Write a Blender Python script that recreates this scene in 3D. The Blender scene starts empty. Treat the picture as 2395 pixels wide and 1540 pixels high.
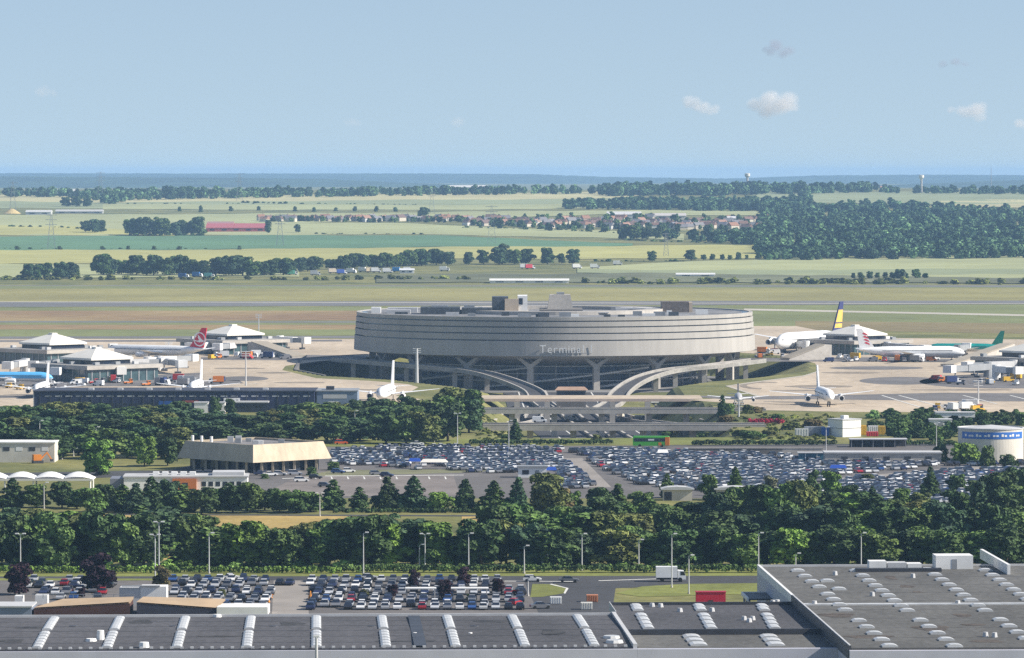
import bpy, math, random
import numpy as np
from mathutils import Vector
from mathutils.geometry import tessellate_polygon

R = math.radians
sc = bpy.context.scene
col = sc.collection

# ------------------------------------------------------------------ camera
F, CX, CY, CAMZ, PITCH = 11000.0, 1197.5, 770.0, 90.0, math.atan(365 / 11000)
cam = bpy.data.cameras.new('camera'); cam_o = bpy.data.objects.new('camera', cam); col.objects.link(cam_o)
cam.sensor_width = 36; cam.lens = 36 * F / 2395; cam.clip_start = 1; cam.clip_end = 300000
cam_o.location = (0, 0, CAMZ); cam_o.rotation_euler = (math.pi / 2 - PITCH, 0, 0)
sc.camera = cam_o

# ------------------------------------------------------------------ sky, sun, exposure
SUN_AZ, SUN_EL = R(98), R(35)          # clockwise from +Y (away from the camera), height
world = bpy.data.worlds.new('World'); sc.world = world; world.use_nodes = True
wn = world.node_tree
sky = wn.nodes.new('ShaderNodeTexSky'); sky.sky_type = 'NISHITA'; sky.sun_disc = False
sky.sun_elevation = SUN_EL; sky.sun_rotation = SUN_AZ
sky.air_density = 1.0; sky.dust_density = 0.4; sky.ozone_density = 1.6
tc = wn.nodes.new('ShaderNodeTexCoord')
mp = wn.nodes.new('ShaderNodeVectorMath'); mp.operation = 'ADD'; mp.inputs[1].default_value = (0, 0, 0.13)
nz = wn.nodes.new('ShaderNodeVectorMath'); nz.operation = 'NORMALIZE'
wn.links.new(tc.outputs['Generated'], mp.inputs[0]); wn.links.new(mp.outputs[0], nz.inputs[0])
wn.links.new(nz.outputs[0], sky.inputs['Vector'])
hs = wn.nodes.new('ShaderNodeMix'); hs.data_type = 'RGBA'; hs.blend_type = 'MULTIPLY'; hs.inputs[0].default_value = 1
hs.inputs[7].default_value = (1.26, 1.15, 1.08, 1)
wn.links.new(sky.outputs[0], hs.inputs[6])
bg = wn.nodes['Background']; bg.inputs[1].default_value = 0.085
wn.links.new(hs.outputs[2], bg.inputs[0])
sun = bpy.data.lights.new('sun', 'SUN'); sun.energy = 5.0; sun.angle = R(0.5); sun.color = (1, 0.935, 0.83)
sun_o = bpy.data.objects.new('sun', sun); col.objects.link(sun_o)
sd = Vector((math.sin(SUN_AZ) * math.cos(SUN_EL), math.cos(SUN_AZ) * math.cos(SUN_EL), math.sin(SUN_EL)))
sun_o.rotation_euler = sd.to_track_quat('Z', 'Y').to_euler(); sun_o.location = (300, 1000, 300)
vs = sc.view_settings; vs.view_transform = 'Standard'; vs.look = 'None'; vs.exposure = 0.62; vs.gamma = 1
vs.use_curve_mapping = False
sc.cycles.max_bounces = 5; sc.cycles.diffuse_bounces = 2; sc.cycles.volume_bounces = 1
sc.cycles.transparent_max_bounces = 8
sc.cycles.use_denoising = False

# ------------------------------------------------------------------ terrain and projection
_pd = [0, 3800, 4500, 5500, 6500, 8000, 9200, 12000, 60000]
_pz = [0, 0, 5, 18, 34, 53, 57, 42, 42]
def terr(x, y):
    """height of the natural ground (without the terminal pit)"""
    z = float(np.interp(y, _pd, _pz))
    if y > 3900:
        k = min(1, (y - 3900) / 1500)
        z += k * (1.6 * math.sin(x * 0.004 + y * 0.0011) + 1.2 * math.sin(x * 0.0017 - y * 0.0023 + 1))
        px = CX + F * x / y
        z += 9 * math.exp(-((px - 1700) / 330) ** 2) * math.exp(-((y - 9000) / 900) ** 2)
    return z
sp, cp = math.sin(PITCH), math.cos(PITCH)
def ray(px, py):
    u, v = (px - CX) / F, (CY - py) / F
    return (u, cp + v * sp, -sp + v * cp)
def G(px, py, z=None):
    """point of the place seen at photo position px,py: on the plane z, or on the terrain"""
    d = ray(px, py)
    if z is not None:
        t = (z - CAMZ) / d[2]
        return Vector((d[0] * t, d[1] * t, z))
    t, step = 700.0, 20.0
    f = lambda t: CAMZ + d[2] * t - terr(d[0] * t, d[1] * t)
    while f(t) > 0 and t < 26000: t += step if t < 4000 else 60
    lo, hi = t - 60, t
    for _ in range(18):
        m = (lo + hi) / 2
        if f(m) > 0: lo = m
        else: hi = m
    return Vector((d[0] * hi, d[1] * hi, terr(d[0] * hi, d[1] * hi)))
def S(y): return F / y                   # photo units per metre at depth y
def scr(p): return CX + F * p[0] / p[1]

# ------------------------------------------------------------------ materials
MATS = {}
def mat(name, rgb, rough=0.75, var=0.12, scale=0.15, scale2=None, bump=0.0, metal=0.0, spec=0.3, obj_tint=False, vtint=False, stretch=None, rgb2=None, coord='pos'):
    if name in MATS: return MATS[name]
    m = bpy.data.materials.new(name); m.use_nodes = True; MATS[name] = m
    nt = m.node_tree; b = nt.nodes['Principled BSDF']
    b.inputs['Roughness'].default_value = rough; b.inputs['Metallic'].default_value = metal
    b.inputs['Specular IOR Level'].default_value = spec
    if coord == 'pos':
        g = nt.nodes.new('ShaderNodeNewGeometry').outputs['Position']
    else:
        g = nt.nodes.new('ShaderNodeTexCoord').outputs['Object']
    mpn = nt.nodes.new('ShaderNodeMapping'); nt.links.new(g, mpn.inputs[0])
    if stretch: mpn.inputs['Scale'].default_value = stretch
    n1 = nt.nodes.new('ShaderNodeTexNoise'); n1.inputs['Scale'].default_value = scale; n1.inputs['Detail'].default_value = 5
    nt.links.new(mpn.outputs[0], n1.inputs['Vector'])
    ramp = nt.nodes.new('ShaderNodeValToRGB')
    c2 = rgb2 or tuple(min(1, c * (1 + var)) for c in rgb)
    c1 = tuple(c * (1 - var) for c in rgb)
    ramp.color_ramp.elements[0].position = 0.36; ramp.color_ramp.elements[1].position = 0.64
    ramp.color_ramp.elements[0].color = (*c1, 1); ramp.color_ramp.elements[1].color = (*c2, 1)
    nt.links.new(n1.outputs[0], ramp.inputs[0])
    out = ramp.outputs[0]
    if scale2:
        n2 = nt.nodes.new('ShaderNodeTexNoise'); n2.inputs['Scale'].default_value = scale2; n2.inputs['Detail'].default_value = 3
        nt.links.new(mpn.outputs[0], n2.inputs['Vector'])
        r2 = nt.nodes.new('ShaderNodeMapRange'); r2.inputs[1].default_value = 0.3; r2.inputs[2].default_value = 0.7
        r2.inputs[3].default_value = 1 - var; r2.inputs[4].default_value = 1 + var
        nt.links.new(n2.outputs[0], r2.inputs[0])
        mm = nt.nodes.new('ShaderNodeVectorMath'); mm.operation = 'SCALE'
        nt.links.new(out, mm.inputs[0]); nt.links.new(r2.outputs[0], mm.inputs['Scale']); out = mm.outputs[0]
    if obj_tint:
        oi = nt.nodes.new('ShaderNodeObjectInfo')
        mx = nt.nodes.new('ShaderNodeVectorMath'); mx.operation = 'MULTIPLY'
        nt.links.new(out, mx.inputs[0]); nt.links.new(oi.outputs['Color'], mx.inputs[1]); out = mx.outputs[0]
    if vtint:
        vc = nt.nodes.new('ShaderNodeVertexColor'); vc.layer_name = 'tint'
        mv_ = nt.nodes.new('ShaderNodeVectorMath'); mv_.operation = 'MULTIPLY'
        nt.links.new(out, mv_.inputs[0]); nt.links.new(vc.outputs[0], mv_.inputs[1]); out = mv_.outputs[0]
    nt.links.new(out, b.inputs['Base Color'])
    if bump:
        bp = nt.nodes.new('ShaderNodeBump'); bp.inputs['Strength'].default_value = bump; bp.inputs['Distance'].default_value = 0.3
        nt.links.new(n1.outputs[0], bp.inputs['Height']); nt.links.new(bp.outputs[0], b.inputs['Normal'])
    return m
def vmat(name, rough=0.35, attr='paint', spec=0.5):
    m = bpy.data.materials.new(name); m.use_nodes = True; nt = m.node_tree; b = nt.nodes['Principled BSDF']
    a = nt.nodes.new('ShaderNodeVertexColor'); a.layer_name = attr
    nt.links.new(a.outputs[0], b.inputs['Base Color']); b.inputs['Roughness'].default_value = rough
    b.inputs['Specular IOR Level'].default_value = spec
    return m

M_GRASS = mat('grass', (0.13, 0.145, 0.045), 0.9, 0.24, 0.02, 0.3, rgb2=(0.215, 0.2, 0.065))
M_ASPH = mat('asphalt', (0.062, 0.062, 0.066), 0.85, 0.12, 0.03, 0.5)
M_LOT = mat('car_park_asphalt', (0.13, 0.12, 0.115), 0.9, 0.14, 0.03, 0.4)
M_APRON = mat('apron_concrete', (0.45, 0.37, 0.275), 0.9, 0.13, 0.02, 0.25, stretch=(1, 0.35, 1))
M_CONC = mat('concrete', (0.42, 0.39, 0.35), 0.85, 0.1, 0.06, 0.6)
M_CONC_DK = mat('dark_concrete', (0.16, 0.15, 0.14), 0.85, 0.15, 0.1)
M_DRUM = mat('drum_concrete', (0.39, 0.37, 0.34), 0.85, 0.07, 0.04, 0.3, stretch=(1, 1, 0.14))
M_WHITE = mat('white_paint', (0.78, 0.77, 0.74), 0.5, 0.05, 0.3)
M_LGREY = mat('light_grey', (0.5, 0.5, 0.5), 0.6, 0.06, 0.3)
M_GREY = mat('grey_metal', (0.28, 0.29, 0.3), 0.5, 0.08, 0.3)
M_DARK = mat('dark_metal', (0.05, 0.052, 0.06), 0.5, 0.15, 0.3)
M_CORE = mat('recess_glass', (0.12, 0.145, 0.21), 0.2, 0.4, 0.12, 0.5, spec=0.6, stretch=(1, 1, 2))
M_SLAB = mat('slab_concrete', (0.7, 0.68, 0.65), 0.8, 0.1, 0.1)
M_RAMP = mat('ramp_concrete', (0.3, 0.285, 0.26), 0.85, 0.15, 0.1, 0.8)
M_GLASS = mat('dark_glass', (0.02, 0.027, 0.045), 0.15, 0.3, 0.25, spec=0.6)
M_TEAL = mat('teal_glass', (0.05, 0.09, 0.1), 0.2, 0.3, 0.2, spec=0.6)
M_TYRE = mat('tyre_rubber', (0.02, 0.02, 0.02), 0.9, 0.1, 3)
M_PAINT = mat('car_paint', (1, 1, 1), 0.3, 0.03, 0.5, spec=0.6, obj_tint=True)
M_TINT = mat('painted_metal', (1, 1, 1), 0.5, 0.06, 0.4, obj_tint=True)
M_LEAF = mat('foliage', (0.85, 0.85, 0.85), 0.75, 0.38, 0.3, 1.4, spec=0.2, obj_tint=True, rgb2=(1.5, 1.4, 1.05))
M_WOOD = mat('woodland_foliage', (0.75, 0.8, 0.85), 0.8, 0.4, 0.035, 0.16, spec=0.1, obj_tint=True, vtint=True, rgb2=(1.5, 1.45, 1.1))
M_BARK = mat('bark', (0.09, 0.07, 0.05), 0.9, 0.2, 2)
M_NAVY = mat('navy_cladding', (0.028, 0.035, 0.075), 0.5, 0.15, 0.15)
M_LINE = mat('road_marking', (0.62, 0.61, 0.57), 0.8, 0.12, 0.6)
M_ROOF = mat('bitumen_roof', (0.076, 0.074, 0.079), 0.9, 0.2, 0.06, 0.9, stretch=(1, .45, 1))
M_ROOF2 = mat('gravel_roof', (0.108, 0.105, 0.098), 0.95, 0.18, 0.05, 0.9, stretch=(1, .45, 1))
M_SKYL = mat('skylight_plastic', (0.55, 0.55, 0.54), 0.35, 0.1, 0.4)
M_LAV = mat('shade_tinted_cladding', (0.5, 0.5, 0.56), 0.5, 0.05, 0.2)  # lavender cast of the shaded front put into the even wall colour

# ------------------------------------------------------------------ mesh helpers
class MB:
    def __init__(s): s.v, s.f, s.m = [], [], []
    def add(s, vs, fs, mi=0):
        o = len(s.v); s.v += [tuple(p) for p in vs]; s.f += [tuple(i + o for i in f) for f in fs]; s.m += [mi] * len(fs)
        return s
    def box(s, x0, x1, y0, y1, z0, z1, mi=0):
        return s.add([(x0, y0, z0), (x1, y0, z0), (x1, y1, z0), (x0, y1, z0), (x0, y0, z1), (x1, y0, z1), (x1, y1, z1), (x0, y1, z1)],
                     [(0, 3, 2, 1), (4, 5, 6, 7), (0, 1, 5, 4), (1, 2, 6, 5), (2, 3, 7, 6), (3, 0, 4, 7)], mi)
    def frus(s, r0, z0, r1, z1, mi=0):
        """r = (x0,x1,y0,y1) rectangles at z0 and z1"""
        a, b = r0, r1
        return s.add([(a[0], a[2], z0), (a[1], a[2], z0), (a[1], a[3], z0), (a[0], a[3], z0),
                      (b[0], b[2], z1), (b[1], b[2], z1), (b[1], b[3], z1), (b[0], b[3], z1)],
                     [(0, 3, 2, 1), (4, 5, 6, 7), (0, 1, 5, 4), (1, 2, 6, 5), (2, 3, 7, 6), (3, 0, 4, 7)], mi)
    def prism(s, pts, z0, z1, mi=0):
        n = len(pts)
        a = sum(pts[i][0] * pts[(i + 1) % n][1] - pts[(i + 1) % n][0] * pts[i][1] for i in range(n))
        if a < 0: pts = pts[::-1]
        vs = [(p[0], p[1], z0) for p in pts] + [(p[0], p[1], z1) for p in pts]
        return s.add(vs, [tuple(range(n - 1, -1, -1)), tuple(range(n, 2 * n))] + [(i, (i + 1) % n, n + (i + 1) % n, n + i) for i in range(n)], mi)
    def prof(s, pts, y0, y1, mi=0, iy=0.0):
        """side profile pts (x,z) extruded across y"""
        n = len(pts)
        vs = [(p[0], y0, p[1]) for p in pts] + [(p[0], y1, p[1]) for p in pts]
        return s.add(vs, [tuple(range(n)), tuple(range(2 * n - 1, n - 1, -1))] + [(i, n + i, n + (i + 1) % n, (i + 1) % n) for i in range(n)], mi)
    def cyl(s, p0, p1, r0, r1=None, n=8, mi=0, caps=True):
        r1 = r0 if r1 is None else r1
        p0, p1 = Vector(p0), Vector(p1); d = (p1 - p0).normalized()
        a = d.orthogonal().normalized(); b = d.cross(a)
        vs = []
        for p, r in ((p0, r0), (p1, r1)):
            for i in range(n):
                t = 2 * math.pi * i / n
                vs.append(p + a * math.cos(t) * r + b * math.sin(t) * r)
        fs = [(i, (i + 1) % n, n + (i + 1) % n, n + i) for i in range(n)]
        if caps: fs += [tuple(range(n - 1, -1, -1)), tuple(range(n, 2 * n))]
        return s.add(vs, fs, mi)
    def ring(s, prof, n=96, cx=0, cy=0, mi=0, a0=0, a1=2 * math.pi, closed=True):
        """closed profile [(r,z)...] turned round the z axis"""
        k = len(prof); full = abs(a1 - a0 - 2 * math.pi) < 1e-6
        cnt = n if full else n + 1
        vs = []
        for i in range(cnt):
            t = a0 + (a1 - a0) * i / n
            vs += [(cx + r * math.sin(t), cy - r * math.cos(t), z) for r, z in prof]
        fs = []
        for i in range(n):
            j = (i + 1) % cnt
            for q in range(k if closed else k - 1):
                w = (q + 1) % k
                fs.append((i * k + q, j * k + q, j * k + w, i * k + w))
        return s.add(vs, fs, mi)
    def loft(s, secs, mi=0, caps=True):
        n = len(secs[0]); vs = [p for c in secs for p in c]; fs = []
        for i in range(len(secs) - 1):
            for j in range(n):
                k = (j + 1) % n
                fs.append((i * n + j, i * n + k, (i + 1) * n + k, (i + 1) * n + j))
        if caps: fs += [tuple(range(n - 1, -1, -1)), tuple((len(secs) - 1) * n + j for j in range(n))]
        return s.add(vs, fs, mi)
    def strip(s, path, w, t0, t1, mi=0):
        """solid ribbon along path [(x,y,z)], half width w, from z+t0 to z+t1"""
        secs = []
        for i, p in enumerate(path):
            a = Vector(path[max(0, i - 1)]); b = Vector(path[min(len(path) - 1, i + 1)])
            d = (b - a); d.z = 0; d.normalize(); nrm = Vector((-d.y, d.x, 0)); p = Vector(p)
            l, r = (w if isinstance(w, tuple) else (-w, w))
            A, B = p + nrm * l, p + nrm * r
            secs.append([(A.x, A.y, p.z + t0), (B.x, B.y, p.z + t0), (B.x, B.y, p.z + t1), (A.x, A.y, p.z + t1)])
        return s.loft(secs, mi)
    def mesh(s, name, mats, smooth=False):
        me = bpy.data.meshes.new(name); me.from_pydata(s.v, [], s.f)
        for m in (mats if isinstance(mats, (list, tuple)) else [mats]): me.materials.append(m)
        if any(s.m): me.polygons.foreach_set('material_index', s.m)
        if smooth: me.polygons.foreach_set('use_smooth', [True] * len(s.f))
        me.update()
        return me
    def build(s, name, mats, parent=None, loc=(0, 0, 0), rz=0, smooth=False, color=None):
        return link(name, s.mesh(name, mats, smooth), parent, loc, rz, color)
def link(name, me, parent=None, loc=(0, 0, 0), rz=0, color=None, scale=None):
    o = bpy.data.objects.new(name, me); col.objects.link(o)
    o.location = loc; o.rotation_euler = (0, 0, rz)
    if parent: o.parent = parent
    if color: o.color = (*color, 1)
    if scale: o.scale = scale
    return o
def thing(name, label, cat, loc=(0, 0, 0), rz=0, group=None):
    o = link(name, None, None, loc, rz); return tag(o, label, cat, group)
def tag(o, label, cat, group=None):
    o['label'] = label; o['category'] = cat
    if group: o['group'] = group
    return o
def struct(o, kind='structure'):
    o['kind'] = kind; return o
def stuff(o, label, cat):
    o['kind'] = 'stuff'; o['label'] = label; o['category'] = cat; return o
_ones = ['zeroth', 'first', 'second', 'third', 'fourth', 'fifth', 'sixth', 'seventh', 'eighth', 'ninth', 'tenth', 'eleventh', 'twelfth',
         'thirteenth', 'fourteenth', 'fifteenth', 'sixteenth', 'seventeenth', 'eighteenth', 'nineteenth']
_tens = ['', '', 'twenty', 'thirty', 'forty', 'fifty', 'sixty', 'seventy', 'eighty', 'ninety']
def nth(n):
    if n < 20: return _ones[n]
    if n >= 100: return 'hundred-' + (nth(n - 100) if n > 100 else 'th')
    if n % 10 == 0: return _tens[n // 10][:-1] + 'ieth'
    return _tens[n // 10] + '-' + _ones[n % 10]
def order(objs, fmt, group=None, pos=None):
    """one label for each of a row of look-alikes, by its place from the left"""
    objs = sorted(objs, key=lambda o: scr(o.location))
    for i, o in enumerate(objs):
        o['label'] = fmt.format(n=nth(i + 1), look=o.get('look', ''))
        if group: o['group'] = group
    for o in objs:
        if 'look' in o: del o['look']
def sheet(name, pts, m, z, kind='structure', world=False):
    """flat sheet from photo-position outline on the plane z"""
    ps = [Vector((p[0], p[1], z)) for p in pts] if world else [G(p[0], p[1], z) for p in pts]
    tri = tessellate_polygon([ps])
    fs = []
    for t in tri:
        a, b, c = (ps[i] for i in t)
        fs.append(t if (b - a).cross(c - a).z > 0 else t[::-1])
    o = MB().add(ps, fs).build(name, m); o['kind'] = kind
    return o
def lerp(tab, x):
    return float(np.interp(x, [t[0] for t in tab], [t[1] for t in tab]))
def band(name, top, bot, m, dz=0.25, nx=60, ny=5, kind='structure'):
    """sheet that follows the terrain between two photo-position curves"""
    x0, x1 = max(top[0][0], bot[0][0]), min(top[-1][0], bot[-1][0])
    vs, fs = [], []
    for i in range(nx + 1):
        x = x0 + (x1 - x0) * i / nx
        wb = lambda c: .7 * math.sin(x * .013 + c) + .5 * math.sin(x * .041 + 2 * c)
        a, b = G(x, lerp(top, x) + wb(top[0][1])), G(x, lerp(bot, x) + wb(bot[0][1]))
        for j in range(ny + 1):
            p = b.lerp(a, j / ny); vs.append((p.x, p.y, terr(p.x, p.y) + dz))
    for i in range(nx):
        for j in range(ny):
            k = i * (ny + 1) + j; fs.append((k, k + ny + 1, k + ny + 2, k + 1))
    o = MB().add(vs, fs).build(name, m); o['kind'] = kind
    return o
# ------------------------------------------------------------------ ground with the terminal pit
TC = Vector((20.35, 2250.0, 0))
def ptsG(l, z=0): return [G(x, y, z) for x, y in l]
_left = ptsG([(1165, 1030), (1135, 1003), (1118, 960), (1122, 930), (1136, 917), (1068, 905), (910, 888), (760, 879), (690, 866)])
_arc = [Vector((TC.x + 122 * math.sin(a), TC.y + 122 * math.cos(a), 0)) for a in np.linspace(-math.pi / 2, math.pi / 2, 40)]
_right = ptsG([(1890, 868), (1867, 871), (1767, 884), (1658, 893), (1576, 905), (1600, 925), (1690, 960), (1715, 1003), (1690, 1030)])
PIT = _left + _arc + _right
_P = np.array([(p.x, p.y) for p in PIT])
def pit_depth(X, Y):
    X = np.asarray(X, float); Y = np.asarray(Y, float)
    ins = np.zeros(X.shape, bool); dist = np.full(X.shape, 1e9)
    n = len(_P)
    for i in range(n):
        (x0, y0), (x1, y1) = _P[i], _P[(i + 1) % n]
        c = ((y0 > Y) != (y1 > Y))
        with np.errstate(divide='ignore', invalid='ignore'):
            xi = (x1 - x0) * (Y - y0) / (y1 - y0 + 1e-12) + x0
        ins ^= (c & (X < xi))
        L = (x1 - x0) ** 2 + (y1 - y0) ** 2 + 1e-12
        t = np.clip(((X - x0) * (x1 - x0) + (Y - y0) * (y1 - y0)) / L, 0, 1)
        dist = np.minimum(dist, np.hypot(X - x0 - t * (x1 - x0), Y - y0 - t * (y1 - y0)))
    ww = np.interp(Y, [1900, 2080], [15, 3]) + np.clip((X - 75) / 30, 0, 1) * 24 * (Y > 2000)
    return np.where(ins, -10 * np.clip(dist / ww, 0, 1), 0)
xs = np.concatenate([np.linspace(-5000, -1400, 25), np.arange(-1300, -160, 57), np.arange(-150, 195, 2.5), np.arange(200, 1300, 57), np.linspace(1400, 5000, 25)])
ys = np.concatenate([np.linspace(-150, 1500, 30), np.arange(1560, 2400, 3.0), np.arange(2420, 4000, 70), np.arange(4050, 10000, 75), np.linspace(10200, 27000, 50)])
XX, YY = np.meshgrid(xs, ys, indexing='ij')
ZZ = np.array([[terr(x, y) if y > 3800 else 0.0 for y in ys] for x in xs])
loc = (np.abs(XX - 20) < 180) & (YY > 1550) & (YY < 2410)
ZZ[loc] += pit_depth(XX[loc], YY[loc])
nx_, ny_ = len(xs), len(ys)
idx = np.arange(nx_ * ny_).reshape(nx_, ny_)
fc = np.stack([idx[:-1, :-1], idx[1:, :-1], idx[1:, 1:], idx[:-1, 1:]], -1).reshape(-1, 4)
gm = bpy.data.meshes.new('ground')
gm.from_pydata(np.stack([XX, YY, ZZ], -1).reshape(-1, 3).tolist(), [], fc.tolist())
gm.materials.append(M_GRASS); gm.update()
struct(link('ground', gm))
def gz(x, y):
    if 1555 < y < 2405 and abs(x - 20) < 170: return float(pit_depth([x], [y])[0])
    return terr(x, y) if y > 3800 else 0.0

# ------------------------------------------------------------------ far fields
def fm(name, c, v=0.1, c2=None): return mat(name, c, 0.95, v, 0.006, 0.05, rgb2=c2, stretch=(0.5, 0.6, 1))
FP = fm('pale_crop', (0.33, 0.34, 0.16)); FY = fm('yellow_green_crop', (0.37, 0.35, 0.12)); FD = fm('dark_crop', (0.10, 0.19, 0.09))
FG = fm('grey_green_crop', (0.25, 0.275, 0.14)); FB = fm('straw_crop', (0.42, 0.38, 0.19)); FS = fm('scrub', (0.14, 0.145, 0.075), 0.25)
W = (-250, 2650)
fields = [
 ([(-250, 462), (700, 462), (1500, 450)], [(-250, 488), (1000, 488), (1500, 476)], FG),
 ([(-250, 458), (300, 456), (1000, 455), (1500, 449)], [(-250, 470), (300, 474), (1000, 468), (1500, 465)], FB),
 ([(240, 478), (900, 480), (1500, 478)], [(240, 490), (900, 492), (1500, 488)], FP),
 ([(-250, 505), (700, 500), (1500, 492)], [(-250, 520), (700, 522), (1500, 500)], FP),
 ([(-250, 520), (900, 522), (1100, 530), (1600, 548)], [(-250, 552), (500, 551), (1000, 549), (1600, 562)], FP),
 ([(-250, 527), (200, 530), (420, 550)], [(-250, 552), (200, 550), (420, 553)], FY),
 ([(-250, 556), (400, 552), (1000, 551), (1480, 571)], [(-250, 588), (500, 585), (1000, 579), (1480, 577)], FD),
 ([(-250, 587), (500, 585), (1000, 579), (1400, 577), (1800, 573)], [(-250, 620), (500, 616), (1000, 606), (1400, 607), (1800, 605)], FY),
 ([(-250, 621), (300, 618), (700, 612)], [(-250, 652), (300, 650), (700, 648)], FP),
 ([(1350, 628), (1600, 612), (2000, 606), (2650, 596)], [(1350, 636), (1600, 648), (2000, 655), (2650, 656)], FP),
 ([(1350, 630), (1600, 634), (2650, 628)], [(1350, 640), (1600, 646), (2650, 642)], FG),
 ([(1460, 493), (1800, 495)], [(1460, 503), (1800, 506)], FP),
 ([(1760, 449), (2650, 452)], [(1760, 475), (2650, 482)], FG),
 ([(2200, 470), (2650, 466)], [(2200, 484), (2650, 492)], FB),
 ([(880, 644), (1500, 640), (2650, 655)], [(880, 662), (1500, 662), (2650, 664)], FS),
]
for i, (t, b, m) in enumerate(fields): band('field', t, b, m, dz=0.22 + 0.025 * i)

# ------------------------------------------------------------------ airfield strips (flat land)
OL = mat('olive_grass', (0.25, 0.225, 0.08), 0.95, 0.14, 0.006, 0.08); GR2 = mat('green_grass', (0.175, 0.19, 0.07), 0.95, 0.14, 0.006, 0.08)
BR = mat('dry_brown_grass', (0.27, 0.175, 0.09), 0.95, 0.18, 0.006, 0.06, rgb2=(0.30, 0.22, 0.10)); RW = mat('runway_asphalt', (0.16, 0.155, 0.15), 0.9, 0.1, 0.008, 0.05)
PALE = mat('pale_concrete', (0.44, 0.40, 0.33), 0.9, 0.08, 0.02)
def strip(name, yl, yr, hl, hr, m, x0=-300, x1=2700, z=0.03):
    return sheet(name, [(x0, yl), (x1, yr), (x1, yr + hr), (x0, yl + hl)], m, z)
strip('grass_strip', 668, 668, 40, 38, OL, z=0.01)
strip('grass_strip', 722, 712, 74, 52, GR2, z=0.012)
strip('perimeter_road', 655, 662, 7, 4, RW, z=0.02)
strip('runway', 662, 667, 7, 5, RW, z=0.03)
strip('runway_edge', 660, 665, 1.2, 1.2, PALE, z=0.05)
strip('runway', 706, 703, 13, 8, RW, z=0.03)
strip('taxiway_edge', 705, 711, 1.3, 1.0, PALE, z=0.05)
strip('dry_grass_strip', 727, 727, 24, 23, BR, -300, 840, 0.03)
strip('grass_track', 751, 752, 3.5, 3.0, PALE if False else RW, -300, 860, 0.05)
strip('dry_grass_strip', 760, 760, 11, 11, BR, -300, 860, 0.03)
strip('service_road', 788, 786, 5, 5, RW, -300, 860, 0.05)
strip('concrete_track', 722, 742, 4.0, 4.0, PALE, 1740, 2700, 0.06)
strip('dry_grass_strip', 751, 760, 20, 27, mat('dry_olive_grass', (0.22, 0.175, 0.08), 0.95, 0.15, 0.006, 0.08), 1860, 2700, 0.03)
strip('grass_strip', 668, 668, 8, 6, GR2, z=0.02)

# ------------------------------------------------------------------ apron
sheet('apron', [(-500, 793), (1297, 793), (1297, 818), (1000, 822), (860, 836), (740, 846), (668, 856), (660, 866), (740, 885), (880, 892), (955, 899),
                (979, 906), (960, 916), (925, 926), (1000, 936), (1105, 940), (1105, 955), (-500, 955)], M_APRON, 0.04)
sheet('apron', [(1297, 800), (1600, 790), (1762, 763), (1862, 763), (2000, 790), (2900, 800), (2900, 964), (2000, 964), (1790, 960), (1730, 945),
                (1610, 936), (1774, 927), (1696, 903), (1760, 894), (1880, 879), (1916, 867), (1906, 850), (1842, 833), (1742, 826), (1620, 821), (1297, 817)], M_APRON, 0.04)
SH = mat('stained_asphalt', (0.15, 0.14, 0.135), 0.9, 0.15, 0.03, 0.3)
ST = mat('rubber_stain', (0.25, 0.21, 0.165), 0.9, 0.2, 0.05, 0.4)
def ell(cx, cy, rx, ry, a0=0, a1=360, n=40): return [(cx + rx * math.cos(R(a)), cy + ry * math.sin(R(a))) for a in np.linspace(a0, a1, n, endpoint=(a1 - a0) != 360)]
for pts in ([(-500, 797), (800, 795), (800, 799), (-500, 801)],
            [(470, 836), (700, 830), (860, 832), (856, 838), (700, 843), (470, 842)],
            ell(570, 886, 58, 5.5), [(420, 890), (560, 890), (570, 897), (470, 903), (420, 903)],
            [(-500, 884), (240, 884), (470, 872), (480, 903), (-500, 908)],
            [(-500, 925), (300, 925), (300, 931), (-500, 931)],
            [(1725, 838), (2050, 836), (2300, 842), (2300, 849), (2050, 846), (1740, 846)],
            ell(2110, 891, 100, 9), ell(2350, 893, 200, 16),
            ell(2050, 861, 110, 4)):
    sheet('stained_asphalt_patch', pts, SH, 0.07)
for pts in ([(1600, 926), (1780, 927), (1900, 926), (2200, 919), (2900, 924), (2900, 940), (2300, 939), (1900, 934), (1700, 935)],):
    sheet('taxiway_shoulder', pts, SH, 0.075)
def arcband(cx, cy, rx, ry, a0, a1, k): return ell(cx, cy, rx, ry, a0, a1) + ell(cx, cy, rx * k, ry * k, a1, a0)
for pts in (arcband(1790, 902, 60, 9, 100, 300, 0.72), ell(1915, 904, 80, 2.6), ell(1990, 872, 70, 2.2), ell(1860, 914, 60, 1.6), 
            ell(640, 872, 40, 1.8), ell(700, 895, 60, 1.4), ell(2250, 912, 120, 1.8), ell(560, 862, 60, 1.6), ell(850, 912, 60, 1.2)):
    sheet('tyre_mark', pts, ST, 0.085)
for a, b in (((2060, 925), (2180, 962)), ((2100, 925), (2250, 965)), ((1990, 848), (2290, 838)), ((2250, 925), (2330, 945)), ((2360, 925), (2460, 950)),
             ((500, 905), (600, 897)), ((-20, 932), (80, 938)), ((1700, 948), (1780, 958))):
    sheet('taxi_line', [a, (a[0] + 5, a[1]), (b[0] + 5, b[1]), b], M_LINE, 0.1)
# pale verge round the right lobe of the apron
sheet('apron_kerb', [(1696, 903), (1760, 893.5), (1880, 878.5), (1914, 867.5), (1921, 867.5), (1884, 880), (1764, 895), (1706, 903), (1782, 927.5), (1770, 927.5)], PALE, 0.09)

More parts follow.
